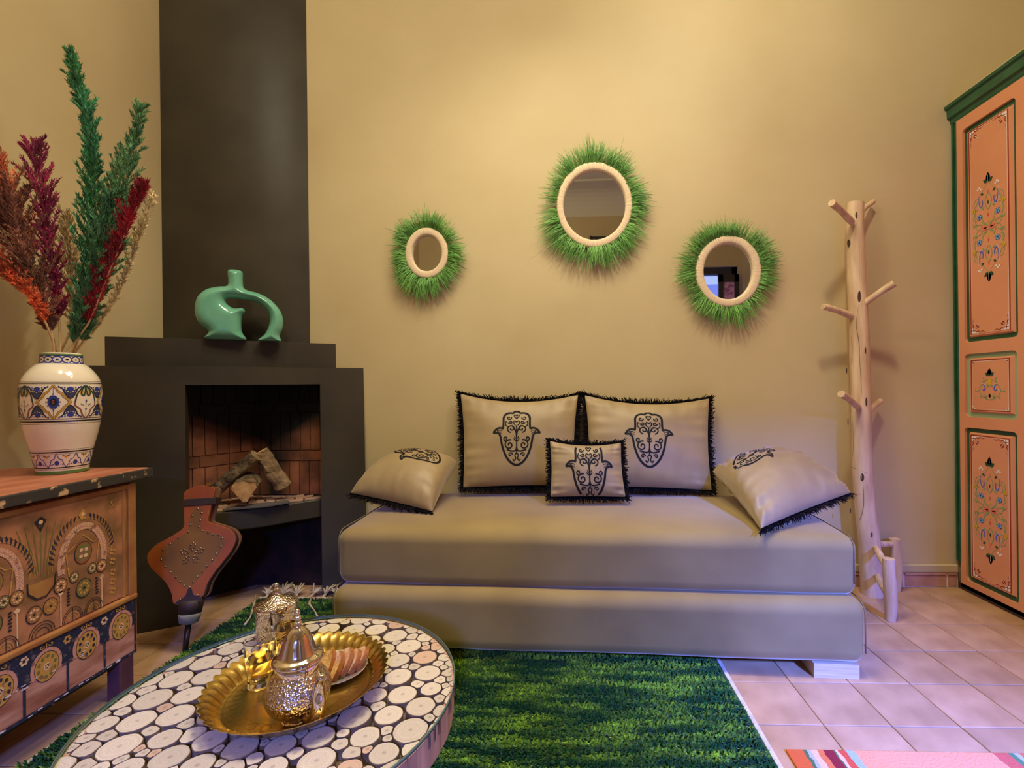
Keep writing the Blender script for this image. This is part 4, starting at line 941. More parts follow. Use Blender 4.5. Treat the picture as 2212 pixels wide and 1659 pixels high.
def mirror(cx, cy, ow, oh, iw, ih, rw, rh, label, seed, tufty=.0):
    rs = random.Random(seed); p = ony(cx, cy, YB-.03); k = 2.41/1029*.5
    OW, OH, IW, IH, RW, RH = [q*k for q in (ow, oh, iw, ih, rw, rh)]
    t = thing('mirror', label, 'mirror', (p[0], YB-.004, p[2]), 'raffia mirrors above the sofa')
    n = 72; mb = MB()
    sec = [(0, -.010), (0, -.030), (.05, -.036), (.25, -.0385), (.5, -.039), (.75, -.0385), (.95, -.036), (1, -.030), (1, -.010)]
    V = []
    for i in range(n):
        a = 2*PI*i/n
        for f, d in sec: V.append((p[0]+(IW+(OW-IW)*f)*math.sin(a), YB+d, p[2]+(IH+(OH-IH)*f)*math.cos(a)))
    K_ = len(sec); Fs = [(i*K_+j, ((i+1) % n)*K_+j, ((i+1) % n)*K_+(j+1) % K_, i*K_+(j+1) % K_) for i in range(n) for j in range(K_)]
    o = mb.add(V, Fs).build('frame', MATS['wrapped_raffia'], t, smooth=True)
    # object coordinates are measured from the mirror's base point, which is its centre
    mb = MB(); mb.add([(p[0]+IW*1.06*math.sin(2*PI*i/n), YB-.018, p[2]+IH*1.06*math.cos(2*PI*i/n)) for i in range(n)]+[(p[0]+IW*1.06*math.sin(2*PI*i/n), YB-.008, p[2]+IH*1.06*math.cos(2*PI*i/n)) for i in range(n)], [tuple(range(n)), tuple(range(2*n-1, n-1, -1))]+[(i, (i+1) % n, n+(i+1) % n, n+i) for i in range(n)])
    g = mb.build('glass', m_mir, t)
    mb = MB(); clumps = [rs.random()*2*PI for _ in range(34)]
    for i in range(1900):
        c = rs.choice(clumps) if rs.random() < .55+tufty else rs.random()*2*PI
        a = c+rs.gauss(0, .07); lay = rs.random()
        r0 = .90; ln = rs.uniform(.72, 1.04)*(1+.10*math.sin(3*a+seed)+.05*math.sin(9*a+seed))
        dirn = a+rs.gauss(0, .20)
        ex, ez = math.sin(a), math.cos(a)
        st_ = np.array([p[0]+OW*r0*ex, YB-.012-.018*lay, p[2]+OH*r0*ez])
        lx, lz = (RW-OW*.9)*ln, (RH-OH*.9)*ln; Ln = math.hypot(lx*math.sin(a), lz*math.cos(a))
        d = np.array([math.sin(dirn), 0, math.cos(dirn)]); d1 = d*Ln
        bend = np.array([rs.gauss(0, .09), 0, rs.gauss(-.06, .09)])*Ln*1.8
        ybase = -.028*lay-rs.uniform(0, .012)
        q = [st_, st_+d1*.5+bend*.25+np.array([0, ybase*.8, 0]), st_+d1+bend+np.array([0, ybase*.9, 0])]
        q[1][1] = min(q[1][1], YB-.006); q[2][1] = min(q[2][1], YB-.004)
        sd = np.array([math.cos(dirn), rs.uniform(-.6, .6), -math.sin(dirn)]); w0 = rs.uniform(.0007, .0015)
        br = rs.uniform(.55, 1.35)
        mb.add([q[0]+sd*w0, q[0]-sd*w0, q[1]+sd*w0, q[1]-sd*w0, q[2]+sd*w0*.4, q[2]-sd*w0*.4], [(0, 1, 3, 2), (2, 3, 5, 4)], 0, (br, br*rs.uniform(.9, 1.05), br*.9))
    mb.build('raffia_fringe', m_raf, t, recalc=False, kind='stuff')
mirror(922, 547, 95, 111, 65, 78, 156, 188, 'smallest green raffia mirror, hanging nearest the black chimney', 3)
mirror(1284, 443, 162, 184, 133, 149, 232, 268, 'largest and highest green raffia mirror, in the middle of the wall', 8)
mirror(1573, 586, 139, 152, 103, 119, 210, 222, 'medium green raffia mirror hanging nearest the wooden coat stand', 5)

# ------------------------------------------------------------------ sofa bed
SA = math.radians(-2.75); sx_ = np.array([math.cos(SA), math.sin(SA), 0]); sy_ = np.array([-math.sin(SA), math.cos(SA), 0])
SO = np.array([-.868, 1.733, 0.0])
def sf(a, b, c): return SO+sx_*a+sy_*b+np.array([0, 0, c])
def rbox(lo, hi, r, mp, disp=None, ni=26, nc=6):
    lo = np.array(lo, float); hi = np.array(hi, float); c = (lo+hi)/2; h = (hi-lo)/2
    def ax(i): return np.concatenate([np.linspace(-h[i], -(h[i]-r), nc), np.linspace(-(h[i]-r), h[i]-r, ni)[1:-1], np.linspace(h[i]-r, h[i], nc)])
    mb = MB()
    for a in range(3):
        b, d = [(1, 2), (0, 2), (0, 1)][a]
        for s in (-1, 1):
            B_, D_ = ax(b), ax(d); V = []
            for x in B_:
                for y in D_:
                    q = np.zeros(3); q[a] = s*h[a]; q[b] = x; q[d] = y
                    inn = np.clip(q, -(h-r), h-r); dv = q-inn; L = np.linalg.norm(dv)
                    p = inn+dv/L*r if L > 1e-9 else q
                    if disp is not None: p = disp(p, h)
                    V.append(mp(*(c+p)))
            n2 = len(D_); mb.add(V, [(i*n2+j, (i+1)*n2+j, (i+1)*n2+j+1, i*n2+j+1) for i in range(len(B_)-1) for j in range(n2-1)])
    return mb
def weld(o, d=.0006):
    bm = bmesh.new(); bm.from_mesh(o.data); bmesh.ops.remove_doubles(bm, verts=bm.verts, dist=d); bmesh.ops.recalc_face_normals(bm, faces=bm.faces); bm.to_mesh(o.data); bm.free(); return o
m_sofa = mat('taupe_velvet', srgb(150, 126, 74), srgb(126, 103, 58), rough=.8, scale=3.2, sheen=1.0, stint=(1, .84, .62), bump=.12, bscale=14, bdist=.004, ramp=(.3, .7))
sofa = thing('sofa', 'long low taupe velvet sofa bed of two stacked cushions under the mirrors', 'sofa', sf(.95, .3, 0))
SW = 1.895; SD = .66
def dis1(p, h):
    q = p.copy(); q[2] += .004*noise.noise(Vector(p*3))+(.0 if p[2] < 0 else .0)
    q[1] += .006*noise.noise(Vector((p[0]*2.2, p[1]*2, p[2]*5))); return q
weld(rbox((0, 0, .047), (SW, SD, .268), .045, sf, dis1).build('base', m_sofa, sofa, smooth=True))
def dis2(p, h):
    q = p.copy(); fx, fy = p[0]/h[0], p[1]/h[1]
    k_ = max(0, p[2]/h[2])**2; q[2] += k_*(.022*(1-fx**4)*(1-fy**4)-.006*max(0, -fy)**3)
    q[1] += .008*noise.noise(Vector((p[0]*2, p[1]*2, p[2]*4)))*(1-abs(fy)*0); q[2] += .003*noise.noise(Vector(p*4))
    return q
weld(rbox((.002, .042, .262), (SW-.005, SD+.02, .474), .042, sf, dis2).build('mattress', m_sofa, sofa, smooth=True))
m_pipe = mat('velvet_piping', srgb(110, 95, 66), rough=.8)
def piping(x0, y0, y1, z0, z1, r, nm, zi=.0):
    pts = [(x0, y0+.0, z0+r)]+[(x0, y0+r-r*math.cos(t), z1-r+r*math.sin(t)) for t in np.linspace(0, PI/2, 7)]+[(x0, y1-.02, z1)]
    MB().tube([sf(*p) for p in pts], .0022, 6).build(nm, m_pipe, sofa, smooth=True)
for x in (.012, SW-.012): piping(x, .002, SD, .05, .266, .045, 'piping')
for x in (.014, SW-.023): piping(x, .044, SD, .27, .470, .042, 'piping')
m_foot = mat('pine', srgb(214, 186, 150), srgb(196, 164, 124), rough=.6, scale=6, stretch=(1, 6, 30), bump=.1)
f0 = onz(1767, 1467, 0); 
for a in (.07, SW-.175):
    for b in (.012, SD-.12):
        V = [sf(a+x, b+y, z) for z in (0.0, .050) for y in (0, .1) for x in (0, .148)]
        MB().add(V, [(0, 2, 3, 1), (4, 5, 7, 6), (0, 1, 5, 4), (2, 6, 7, 3), (0, 4, 6, 2), (1, 3, 7, 5)]).build('foot', m_foot, sofa, bevel=.001)
def seat_z(p):
    q = np.array(p)-SO; a, b = q@sx_, q@sy_
    fx = (a-SW/2)/(SW/2); fy = (b-(.042+SD+.02)/2)/((SD-.022)/2)
    return .474+.022*max(0, 1-fx**4)*max(0, 1-fy**4)

# ------------------------------------------------------------------ cushions
m_vel = mat('gold_taupe_velvet', srgb(160, 136, 96), srgb(142, 118, 82), rough=.5, scale=4, sheen=.8, stint=(1, .84, .62), bump=.1, bscale=18, bdist=.004)
m_emb = mat('black_embroidery', srgb(20, 19, 24), rough=.7, scale=60, bump=.3, spec=.25)
m_fri = mat('black_fringe', srgb(24, 21, 23), srgb(10, 9, 11), rough=.95, scale=30, attr=True, spec=.08)
def cushion(label, c00, c10, c11, c01, T, facing, hamsa, seed, sag=.07, zipat=None, bend=0.0, fringe_sides=(0, 1, 2, 3), fl=.034, wr=1.0, floor=True, flat2=1.0, cat='cushion', px_=.5):
    """corners in order bottom-left, bottom-right, top-right, top-left as seen from the front"""
    C = [np.array(c, float) for c in (c00, c10, c11, c01)]
    nrm = np.cross(C[1]-C[0], C[3]-C[0]); nrm /= np.linalg.norm(nrm)
    if nrm@np.array(facing) < 0: nrm = -nrm
    W_ = (np.linalg.norm(C[1]-C[0])+np.linalg.norm(C[2]-C[3]))/2; H_ = (np.linalg.norm(C[3]-C[0])+np.linalg.norm(C[2]-C[1]))/2
    cz = np.mean(C, axis=0)
    def S(u, v, side, lift=0.0):
        uu_ = u*(1-min(sag, .05)*(1-v*v)); vv_ = v*(1-(sag*2.2 if v > 0 else .03)*(1-u*u))
        a, b = (uu_+1)/2, (vv_+1)/2
        p = C[0]*(1-a)*(1-b)+C[1]*a*(1-b)+C[2]*a*b+C[3]*(1-a)*b
        p = p + nrm*bend*(1-v*v)
        pr_ = max(0, 1-abs(u)**2.3)**px_*max(0, 1-abs(v)**2.3)**px_
        edge = min(1-abs(u), 1-abs(v))
        wn = 0.0
        if edge > 0:
            # gathers running inwards from the seams
            gu = noise.noise(Vector((u*7+seed, 3.1*side, seed)))*math.exp(-((1-abs(v))/.35)**2)+noise.noise(Vector((v*7+seed, 9.1*side, seed)))*math.exp(-((1-abs(u))/.35)**2)
            wn = gu*.010*wr*min(1, edge/.08)+noise.noise(Vector((u*2.2, v*2.2, seed+side)))*.006*wr*min(1, edge/.2)
        t = T*pr_*(1 if side > 0 else flat2)+wn+lift
        p = p+nrm*side*t
        if floor:
            if cz[1] > 1.6: p[2] = max(p[2], seat_z(p)-.004)
            p[1] = min(p[1], YB-.006)
        return p
    base = (C[0]+C[1])/2
    t = thing('cushion', label, cat, base, 'velvet hand-motif cushions on the sofa')
    n = 45; us = np.sin(np.linspace(-PI/2, PI/2, n))
    V = []; Fs = []
    for side in (1, -1):
        b = len(V)
        for i in range(n):
            for j in range(n): V.append(S(us[i], us[j], side))
        for i in range(n-1):
            for j in range(n-1):
                q = (b+i*n+j, b+(i+1)*n+j, b+(i+1)*n+j+1, b+i*n+j+1); Fs.append(q if side > 0 else q[::-1])
    o = MB().add(V, Fs).build('cover', m_vel, t, smooth=True, recalc=False); weld(o, .0003)
    # piping gimp + fringe
    mb = MB()
    per = []
    for sd_ in fringe_sides:
        L = W_ if sd_ in (0, 2) else H_
        k = int(L/.0007)
        for i in range(k):
            q = -1+2*i/(k-1)
            u, v = {0: (q, -1), 1: (1, q), 2: (q, 1), 3: (-1, q)}[sd_]
            p = S(u, v, 1); p2 = S(u*.97, v*.97, 1)*.5+S(u*.97, v*.97, -1)*.5; d = p-p2; d /= np.linalg.norm(d)
            d = d+nrm*jit(.55)+np.array([jit(.25), jit(.25), jit(.25)-.15]); d /= np.linalg.norm(d)
            ln = fl*random.uniform(.6, 1.15)*(.75+.25*math.sin(i*.35)); w0 = np.cross(d, nrm+np.random.randn(3)*.3); w0 = w0/np.linalg.norm(w0)*.0015
            e = p+d*ln; mid = p+d*ln*.5+np.array([jit(.001), jit(.001), 0]); br = random.uniform(.5, 1.8)
            if floor:
                for zq in (e, mid):
                    zq[1] = min(zq[1], YB-.002)
                    if cz[1] > 1.6: zq[2] = max(zq[2], seat_z(zq)-.002)
            mb.add([p+w0, p-w0, mid+w0, mid-w0, e+w0*.8, e-w0*.8], [(0, 1, 3, 2), (2, 3, 5, 4)], 0, (br, br, br))
    mb.build('fringe', m_fri, t, recalc=False, kind='stuff')
    mb = MB()
    for sd_ in fringe_sides:
        pts = [S(*{0: (q, -1), 1: (1, q), 2: (q, 1), 3: (-1, q)}[sd_], 1) for q in np.linspace(-1, 1, 40)]
        mb.tube(pts, .0034, 6)
    mb.build('braid', m_fri, t, recalc=False, smooth=True)
    # hand motif: drawn flat (metres) then laid on the cover
    hx, hy, hs, rot, clip = hamsa
    cr_, sr_ = math.cos(rot), math.sin(rot)
    def mp(x, y, L):
        X = x*cr_-y*sr_; Y = x*sr_+y*cr_
        return S(np.clip(hx+X/(W_/2), -1, 1), np.clip(hy+Y/(H_/2), -1, 1), 1, .0012+L)
    mb = MB()
    def Rb(pts, wd, cl=False, tap=False):
        P = [(p[0]*hs, -p[1]*hs) for p in pts]
        if clip: P = [p for p in P if p[1] < clip]
        if len(P) > 1: ribbon(mb, P, wd*hs, mp, 0, 0, taper=tap, step=.005 if len(P) < 12 else None)
    half = [(0, -.50), (-.035, -.50), (-.06, -.468), (-.10, -.472), (-.155, -.46), (-.20, -.42), (-.222, -.36), (-.224, -.27), (-.228, -.19), (-.238, -.135), (-.275, -.15), (-.33, -.135), (-.37, -.095), (-.395, -.05), (-.345, -.052), (-.305, -.03), (-.28, .02), (-.268, .09), (-.25, .18), (-.222, .27), (-.175, .37), (-.115, .445), (-.05, .488), (0, .50)]
    for s in (1, -1):
        Rb(smooth_loop([(p[0]*s, p[1]) for p in half], 4, False), .036)
        M_ = lambda pts: [(p[0]*s, p[1]) for p in pts]
        Rb(M_(spiral(-.085, -.135, .082, PI*.55, 1.35, 1)), .023); Rb(M_(smooth_loop([(-.0, .04), (-.01, -.06), (-.04, -.14), (-.085, -.205)], 5, False)), .023)
        Rb(M_(spiral(-.105, -.27, .042, PI, 1.1, -1)), .021); Rb(M_(spiral(-.13, -.365, .045, -.3, 1.1, 1)), .021)
        Rb(M_(smooth_loop([(-.175, -.30), (-.19, -.22), (-.15, -.17)], 4, False)), .019)
        Rb(M_(smooth_loop([(-.02, -.20), (-.05, -.25), (-.035, -.30), (0, -.27)], 5, False)), .019)
        Rb(M_(smooth_loop([(0, -.345), (-.035, -.395), (-.04, -.42), (-.02, -.43), (0, -.405)], 5, False)), .019)
        Rb(M_(spiral(-.125, .165, .088, -PI*.4, 1.4, -1)), .023); Rb(M_(smooth_loop([(0, .2), (-.02, .26), (-.08, .27), (-.17, .245)], 5, False)), .023)
        Rb(M_(spiral(-.185, .06, .050, PI*.1, 1.2, 1)), .021); Rb(M_(spiral(-.11, .33, .038, 0, 1.1, -1)), .020)
        Rb(M_(smooth_loop([(-.245, -.02), (-.29, -.06), (-.335, -.09), (-.28, -.10), (-.24, -.065)], 5, False)), .014, tap=True)
        Rb(M_(smooth_loop([(0, .30), (-.03, .34), (-.015, .39), (-.045, .43), (-.065, .40)], 5, False)), .019)
        Rb(M_(smooth_loop([(0, .10), (-.03, .085), (-.048, .05)], 4, False)), .018, tap=True); Rb(M_(smooth_loop([(0, .06), (-.025, .045), (-.035, .01)], 4, False)), .016, tap=True)
    Rb([(0, -.20), (0, .32)], .023)
    mb.build('hand_motif', m_emb, t, recalc=False)
    if zipat is not None:
        q = S(zipat, -.93, -1); dz = np.array([0, 0, -.022])
        if q[2]-.022 < seat_z(q): dz = np.array([.005, -.012, seat_z(q)-q[2]+.004]) if q[2] > seat_z(q)+.005 else np.array([.004, -.02, 0])
        MB().tube([q, q+dz*.5, q+dz], [.003, .0045, .002], 8, flatx=.5).build('zip_pull', m_stud, t, smooth=True)
    return t
fr = (0, -1, .15)
def pt(x, y, Y): return ony(x, y, Y)
cushion('large square cushion with black hand motif, standing left at the sofa back', pt(1000, 1054, 2.24), pt(1243, 1050, 2.24), pt(1250, 852, 2.38), pt(994, 850, 2.38), .068, fr, (-.02, .03, .29, 0, None), 2, sag=.085)
cushion('large square cushion with black hand motif, standing right at the sofa back', pt(1268, 1052, 2.23), pt(1538, 1060, 2.23), pt(1533, 860, 2.38), pt(1262, 853, 2.38), .068, fr, (-.02, .03, .29, 0, None), 5, sag=.085)
cushion('small cushion with oversized black hand motif in front of the two large ones', pt(1188, 1074, 2.05), pt(1352, 1074, 2.05), pt(1342, 956, 2.12), pt(1187, 952, 2.12), .05, fr, (.06, -.05, .26, 0, .112), 9, sag=.07, fl=.030)
cushion('velvet cushion lying against the left end of the sofa back', pt(757, 1066, 2.06), pt(933, 1106, 1.945), pt(988, 1000, 2.28), pt(872, 990, 2.36), .10, (-.2, -.6, 1), (.12, .30, .25, 1.35, None), 13, sag=.01, px_=.42, zipat=.0, fringe_sides=(0,), bend=.03, fl=.03)
cushion('velvet cushion lying tilted at the right end near the coat stand', pt(1645, 1143, 1.70), pt(1838, 1066, 1.99), pt(1668, 985, 2.34), pt(1540, 1018, 2.24), .10, (.2, -.6, 1), (-.30, .35, .26, -1.3, None), 17, wr=1.8, sag=.01, px_=.42, zipat=.1, fringe_sides=(0,), bend=.03, fl=.032)
# ------------------------------------------------------------------ coat stand
m_log = mat('peeled_wood', srgb(224, 192, 154), srgb(196, 160, 122), rough=.6, scale=5, stretch=(6, 6, 1), bump=.35, bscale=14, bstretch=(8, 8, 1), bdist=.004)
m_knot = mat('dark_knot', srgb(74, 50, 34), rough=.8)
cs = thing('coat_stand', 'rustic peeled branch coat stand with six pegs beside the sofa', 'coat stand', (1.49, 2.33, 0))
TY = 2.33
tp = [onplane(x, y, (0, TY, 0), np.array([0, 1., 0])) for x, y in ((1884, 1270), (1878, 1180), (1869, 1100), (1862, 1000), (1860, 900), (1857, 780), (1854, 680), (1850, 600), (1847, 500), (1848, 437))]
tp[0][2] = 0.0
tr_ = [.047, .047, .045, .043, .042, .042, .041, .040, .0365, .035]
cen = np.array(smooth_loop(tp, 8, False)); rad = np.interp(np.linspace(0, 1, len(cen)), np.linspace(0, 1, 10), tr_)
V = []; n = 28
for i, c in enumerate(cen):
    for k in range(n):
        a = 2*PI*k/n; r_ = rad[i]*(1+.07*noise.noise(Vector((math.cos(a)*1.2, math.sin(a)*1.2, c[2]*4))))
        V.append((c[0]+r_*math.cos(a), c[1]+r_*math.sin(a), c[2]+(.006*math.cos(a-2) if i == len(cen)-1 else 0)))
m_ = len(cen)
MB().add(V, [(i*n+k, i*n+(k+1) % n, (i+1)*n+(k+1) % n, (i+1)*n+k) for i in range(m_-1) for k in range(n)]+[tuple(range(n-1, -1, -1)), tuple((m_-1)*n+k for k in range(n))]).build('trunk', m_log, cs, smooth=True, auto=50)
def tc_at(z):
    return np.array([np.interp(z, cen[:, 2], cen[:, 0]), np.interp(z, cen[:, 2], cen[:, 1]), z]), np.interp(z, cen[:, 2], rad)
def on_trunk(px, py, L=0):
    d = ray(px, py); t = (TY-.045)/d[1]; p = EYE+d*t; c, r_ = tc_at(p[2]); dx = np.clip(p[0]-c[0], -r_*.97, r_*.97)
    return (p[0], c[1]-math.sqrt(max(r_*r_-dx*dx, 0))-.0015-L, p[2])
kn = [(1853, 463, 2, 7), (1842, 521, 2.5, 9), (1858, 640, 3, 13), (1870, 757, 1.6, 7), (1838, 800, 1.4, 7), (1872, 868, 2, 10), (1841, 912, 1.2, 8), (1865, 1032, 3, 9), (1846, 1107, 1.6, 6), (1883, 1155, 1.6, 6), (1874, 1210, 1.8, 8)]
for x, y, a, b in kn:
    mb = MB(); blob(mb, [(x+a*math.cos(t), y+b*math.sin(t)) for t in np.linspace(0, 2*PI, 11)[:-1]], on_trunk); mb.build('knot', m_knot, cs, recalc=False)
mb = MB()
for P in ([(1857, 655), (1854, 700), (1858, 740), (1860, 790), (1864, 860)], [(1847, 720), (1850, 760), (1846, 790)], [(1844, 1008), (1858, 1016), (1875, 1022)], [(1866, 1040), (1868, 1090), (1864, 1130)], [(1850, 905), (1853, 960), (1849, 1000)]):
    ribbon(mb, smooth_loop(P, 5, False), .6, on_trunk, 0, 0, taper=True)
mb.build('crack', m_knot, cs, recalc=False)
def peg(a, b, ya, yb, r0, r1, nm='peg', tipc=True):
    A = ony(*a, ya); B = ony(*b, yb); pts = [A+(B-A)*t+np.array([0, 0, .004*math.sin(PI*t)]) for t in np.linspace(-.0, 1, 7)]
    MB().tube(pts, [r0+(r1-r0)*t+.0008*math.sin(t*9) for t in np.linspace(0, 1, 7)], 10).build(nm, m_log, cs, smooth=True, auto=60)
peg((1840, 480), (1797, 438), TY-.035, TY-.15, .0145, .0155); peg((1856, 462), (1886, 436), TY+.02, TY+.075, .012, .012)
peg((1842, 684), (1778, 662), TY-.01, TY-.05, .015, .014); peg((1862, 660), (1932, 612), TY-.02, TY-.10, .014, .016)
peg((1854, 880), (1817, 851), TY-.035, TY-.14, .0135, .0155); peg((1870, 895), (1902, 866), TY+.0, TY+.06, .014, .014)
fz = onz(1930, 1345, 0)
def stump(x, y, h, r_, nm='foot_post'):
    pts = [(x+.004*math.sin(t*5), y, t*h) for t in np.linspace(0, 1, 9)]; rr = [r_*q for q in (.84, .92, 1.02, 1.0, 1.08, 1.04, .98, 1.0, .99)]
    MB().tube(pts, rr, 18).build(nm, m_log, cs, smooth=True, auto=50)
stump(fz[0], fz[1]+.02, .262, .0235); bx = ony(1931, 1160, 2.385); stump(bx[0], 2.375, .252, .0235)
c1, _ = tc_at(.23); c2, _ = tc_at(.10)
def rung(a, b, r_):
    a = np.array(a); b = np.array(b); d = b-a
    MB().tube([a+d*t for t in np.linspace(0, 1, 8)], [r_*q for q in (.75, .9, 1.05, 1.1, 1.1, 1.0, .9, .7)], 10).build('rung', m_log, cs, smooth=True)
rung(c1+np.array([0.01, -.02, .012]), (fz[0], fz[1]+.02, .205), .014); rung(c2+np.array([.01, -.02, .01]), (fz[0], fz[1]+.02, .09), .014)
rung(c1+np.array([.02, .0, .01]), (bx[0]-.005, 2.375, .225), .0135); rung(c2+np.array([.02, .0, .03]), (bx[0]-.005, 2.375, .13), .0135)

# ------------------------------------------------------------------ green shag rug
RX0, RX1, RY0, RY1 = -1.462, .563, .62, 2.225
rug = thing('rug', 'green shag rug with cream edge and tassels under the table and sofa', 'rug', ((RX0+RX1)/2, (RY0+RY1)/2, 0))
m_rb = mat('rug_backing', srgb(30, 66, 34), rough=.95); m_redge = mat('cream_selvedge', srgb(212, 198, 178), srgb(190, 174, 150), rough=.95, scale=40)
MB().box((RX0+.004, RY0, .0006), (RX1-.012, RY1, .006)).build('backing', m_rb, rug)
for x in (RX0, RX1-.012):
    MB().box((x, RY0, .0004), (x+.014, RY1, .008), ch=.002).build('selvedge', m_redge, rug)
m_pile = mat('green_wool', srgb(48, 104, 22), srgb(178, 208, 44), rough=.95, scale=4.5, stretch=(1, 6, 1), detail=6, attr=True, ramp=(.44, .62), sheen=.2)
PN = 90000
xs = np.random.uniform(RX0+.006, RX1-.02, PN); ys = RY0+(RY1-RY0)*np.random.uniform(0, 1, PN)
V = []; Fs = []; colr = []
for x, y in zip(xs, ys):
    row = round(y/.018)*.018; y = row+jit(.0065)
    hgt = random.uniform(.011, .020); w = random.uniform(.0022, .0045); a = random.uniform(-.7, .7); lx, ly = jit(.010), -random.uniform(.002, .014)
    dx, dy = w*math.cos(a), w*math.sin(a); b = len(V)
    V += [(x-dx, y-dy, .005), (x+dx, y+dy, .005), (x+dx*.8+lx*.5, y+dy*.8+ly*.5, .005+hgt*.75), (x-dx*.8+lx*.5, y-dy*.8+ly*.5, .005+hgt*.75), (x+lx, y+ly, .005+hgt)]
    Fs += [(b, b+1, b+2, b+3), (b+3, b+2, b+4)]; c = random.uniform(.6, 1.4); colr += [(c, c, c)]*2
mb = MB(); mb.v.append(np.array(V)); mb.n = len(V); mb.f = Fs; mb.mi = [0]*len(Fs); mb.c = colr
mb.build('pile', m_pile, rug, recalc=False, kind='stuff')
m_tas = mat('cream_cord', srgb(206, 184, 144), srgb(176, 152, 114), rough=.9, scale=30)
mb = MB()
for q in range(2):
    mb.tube([(x, RY1+.006+.006*math.sin(x*120+q*PI), .010+.004*math.cos(x*120+q*PI)) for x in np.linspace(RX0, RX1, 420)], .0045, 5)
mb.build('braided_cord', m_tas, rug, smooth=True)
x = RX0+.03
while x < RX1:
    mb = MB(); y0 = RY1+.012; an = jit(.5); ln = random.uniform(.045, .065)
    e = np.array([x+math.sin(an)*ln*.5, y0+math.cos(an)*ln*.5, .016])
    mb.tube([(x, y0, .01), e], [.006, .008], 7)
    for k in range(11):
        a2 = an+(k-5)*.17+jit(.06); L = random.uniform(.042, .062)
        tip = e+np.array([math.sin(a2)*L, math.cos(a2)*L, random.uniform(.0, .04)]); tip[1] = min(tip[1], YB-.02)
        mb.tube([e, (e+tip)/2+np.array([0, 0, .008]), tip], [.0036, .0034, .003], 5)
    mb.build('tassel', m_tas, rug, smooth=True); x += random.uniform(.062, .085)
mb = MB()
for P in ([(553, 1284), (548, 1310), (540, 1335), (528, 1350)], [(672, 1290), (668, 1305), (680, 1320), (686, 1332)]):
    mb.tube([onz(a, b, .026) for a, b in P], [.004, .006, .003, .005], 5)
mb.build('loose_cream_thread', m_tas, rug, smooth=True)
# ------------------------------------------------------------------ striped kilim
kx0, ky1 = .600, 1.327; kx1 = 1.75
def kilim():
    m = mat('striped_weave', srgb(210, 120, 60), rough=.95, bump=.8, bscale=160, bdist=.003, scale=1); nt = m.node_tree; L = nt.links; b = nt.nodes['Principled BSDF']
    tc = N(nt, 'ShaderNodeTexCoord'); sp = N(nt, 'ShaderNodeSeparateXYZ'); L.new(tc.outputs['Object'], sp.inputs[0])
    nz = N(nt, 'ShaderNodeTexNoise'); nz.inputs['Scale'].default_value = 60; L.new(tc.outputs['Object'], nz.inputs['Vector'])
    ad = N(nt, 'ShaderNodeMath', operation='MULTIPLY_ADD'); L.new(nz.outputs['Fac'], ad.inputs[0]); ad.inputs[1].default_value = .01; L.new(sp.outputs[0], ad.inputs[2])
    mr = N(nt, 'ShaderNodeMapRange'); mr.inputs[1].default_value = -.575+.005; mr.inputs[2].default_value = .575+.005; L.new(ad.outputs[0], mr.inputs[0])
    r = N(nt, 'ShaderNodeValToRGB'); r.color_ramp.interpolation = 'CONSTANT'; L.new(mr.outputs[0], r.inputs[0])
    px2x = lambda p: (onz(p, 1640, 0)[0]-kx0)/(kx1-kx0)
    st = [(0, (206, 92, 40)), (px2x(1741), (84, 104, 62)), (px2x(1750), (168, 168, 220)), (px2x(1758), (216, 176, 130)), (px2x(1772), (212, 110, 62)), (px2x(1786), (132, 26, 40)), (px2x(1806), (84, 104, 62)), (px2x(1812), (216, 176, 150)), (px2x(1819), (200, 78, 48)), (px2x(1834), (156, 170, 236)), (px2x(1852), (220, 146, 100)), (px2x(2150), (196, 90, 70)), (px2x(2185), (84, 120, 80)), (px2x(2196), (170, 170, 220)), (px2x(2206), (210, 100, 60)), (px2x(2230), (222, 180, 140))]
    el = r.color_ramp.elements; el[0].position = 0; el[0].color = (*srgb(*st[0][1]), 1); el[1].position = min(1, st[1][0]); el[1].color = (*srgb(*st[1][1]), 1)
    for p, c in st[2:]:
        e = el.new(min(1, p)); e.color = (*srgb(*c), 1)
    L.new(r.outputs[0], b.inputs['Base Color']); return m
MB().box((kx0, .45, .0006), (kx1, ky1, .007), ch=.002).build('kilim', kilim(), label='flat-woven kilim with orange, red and blue stripes at the bottom right corner', cat='rug')

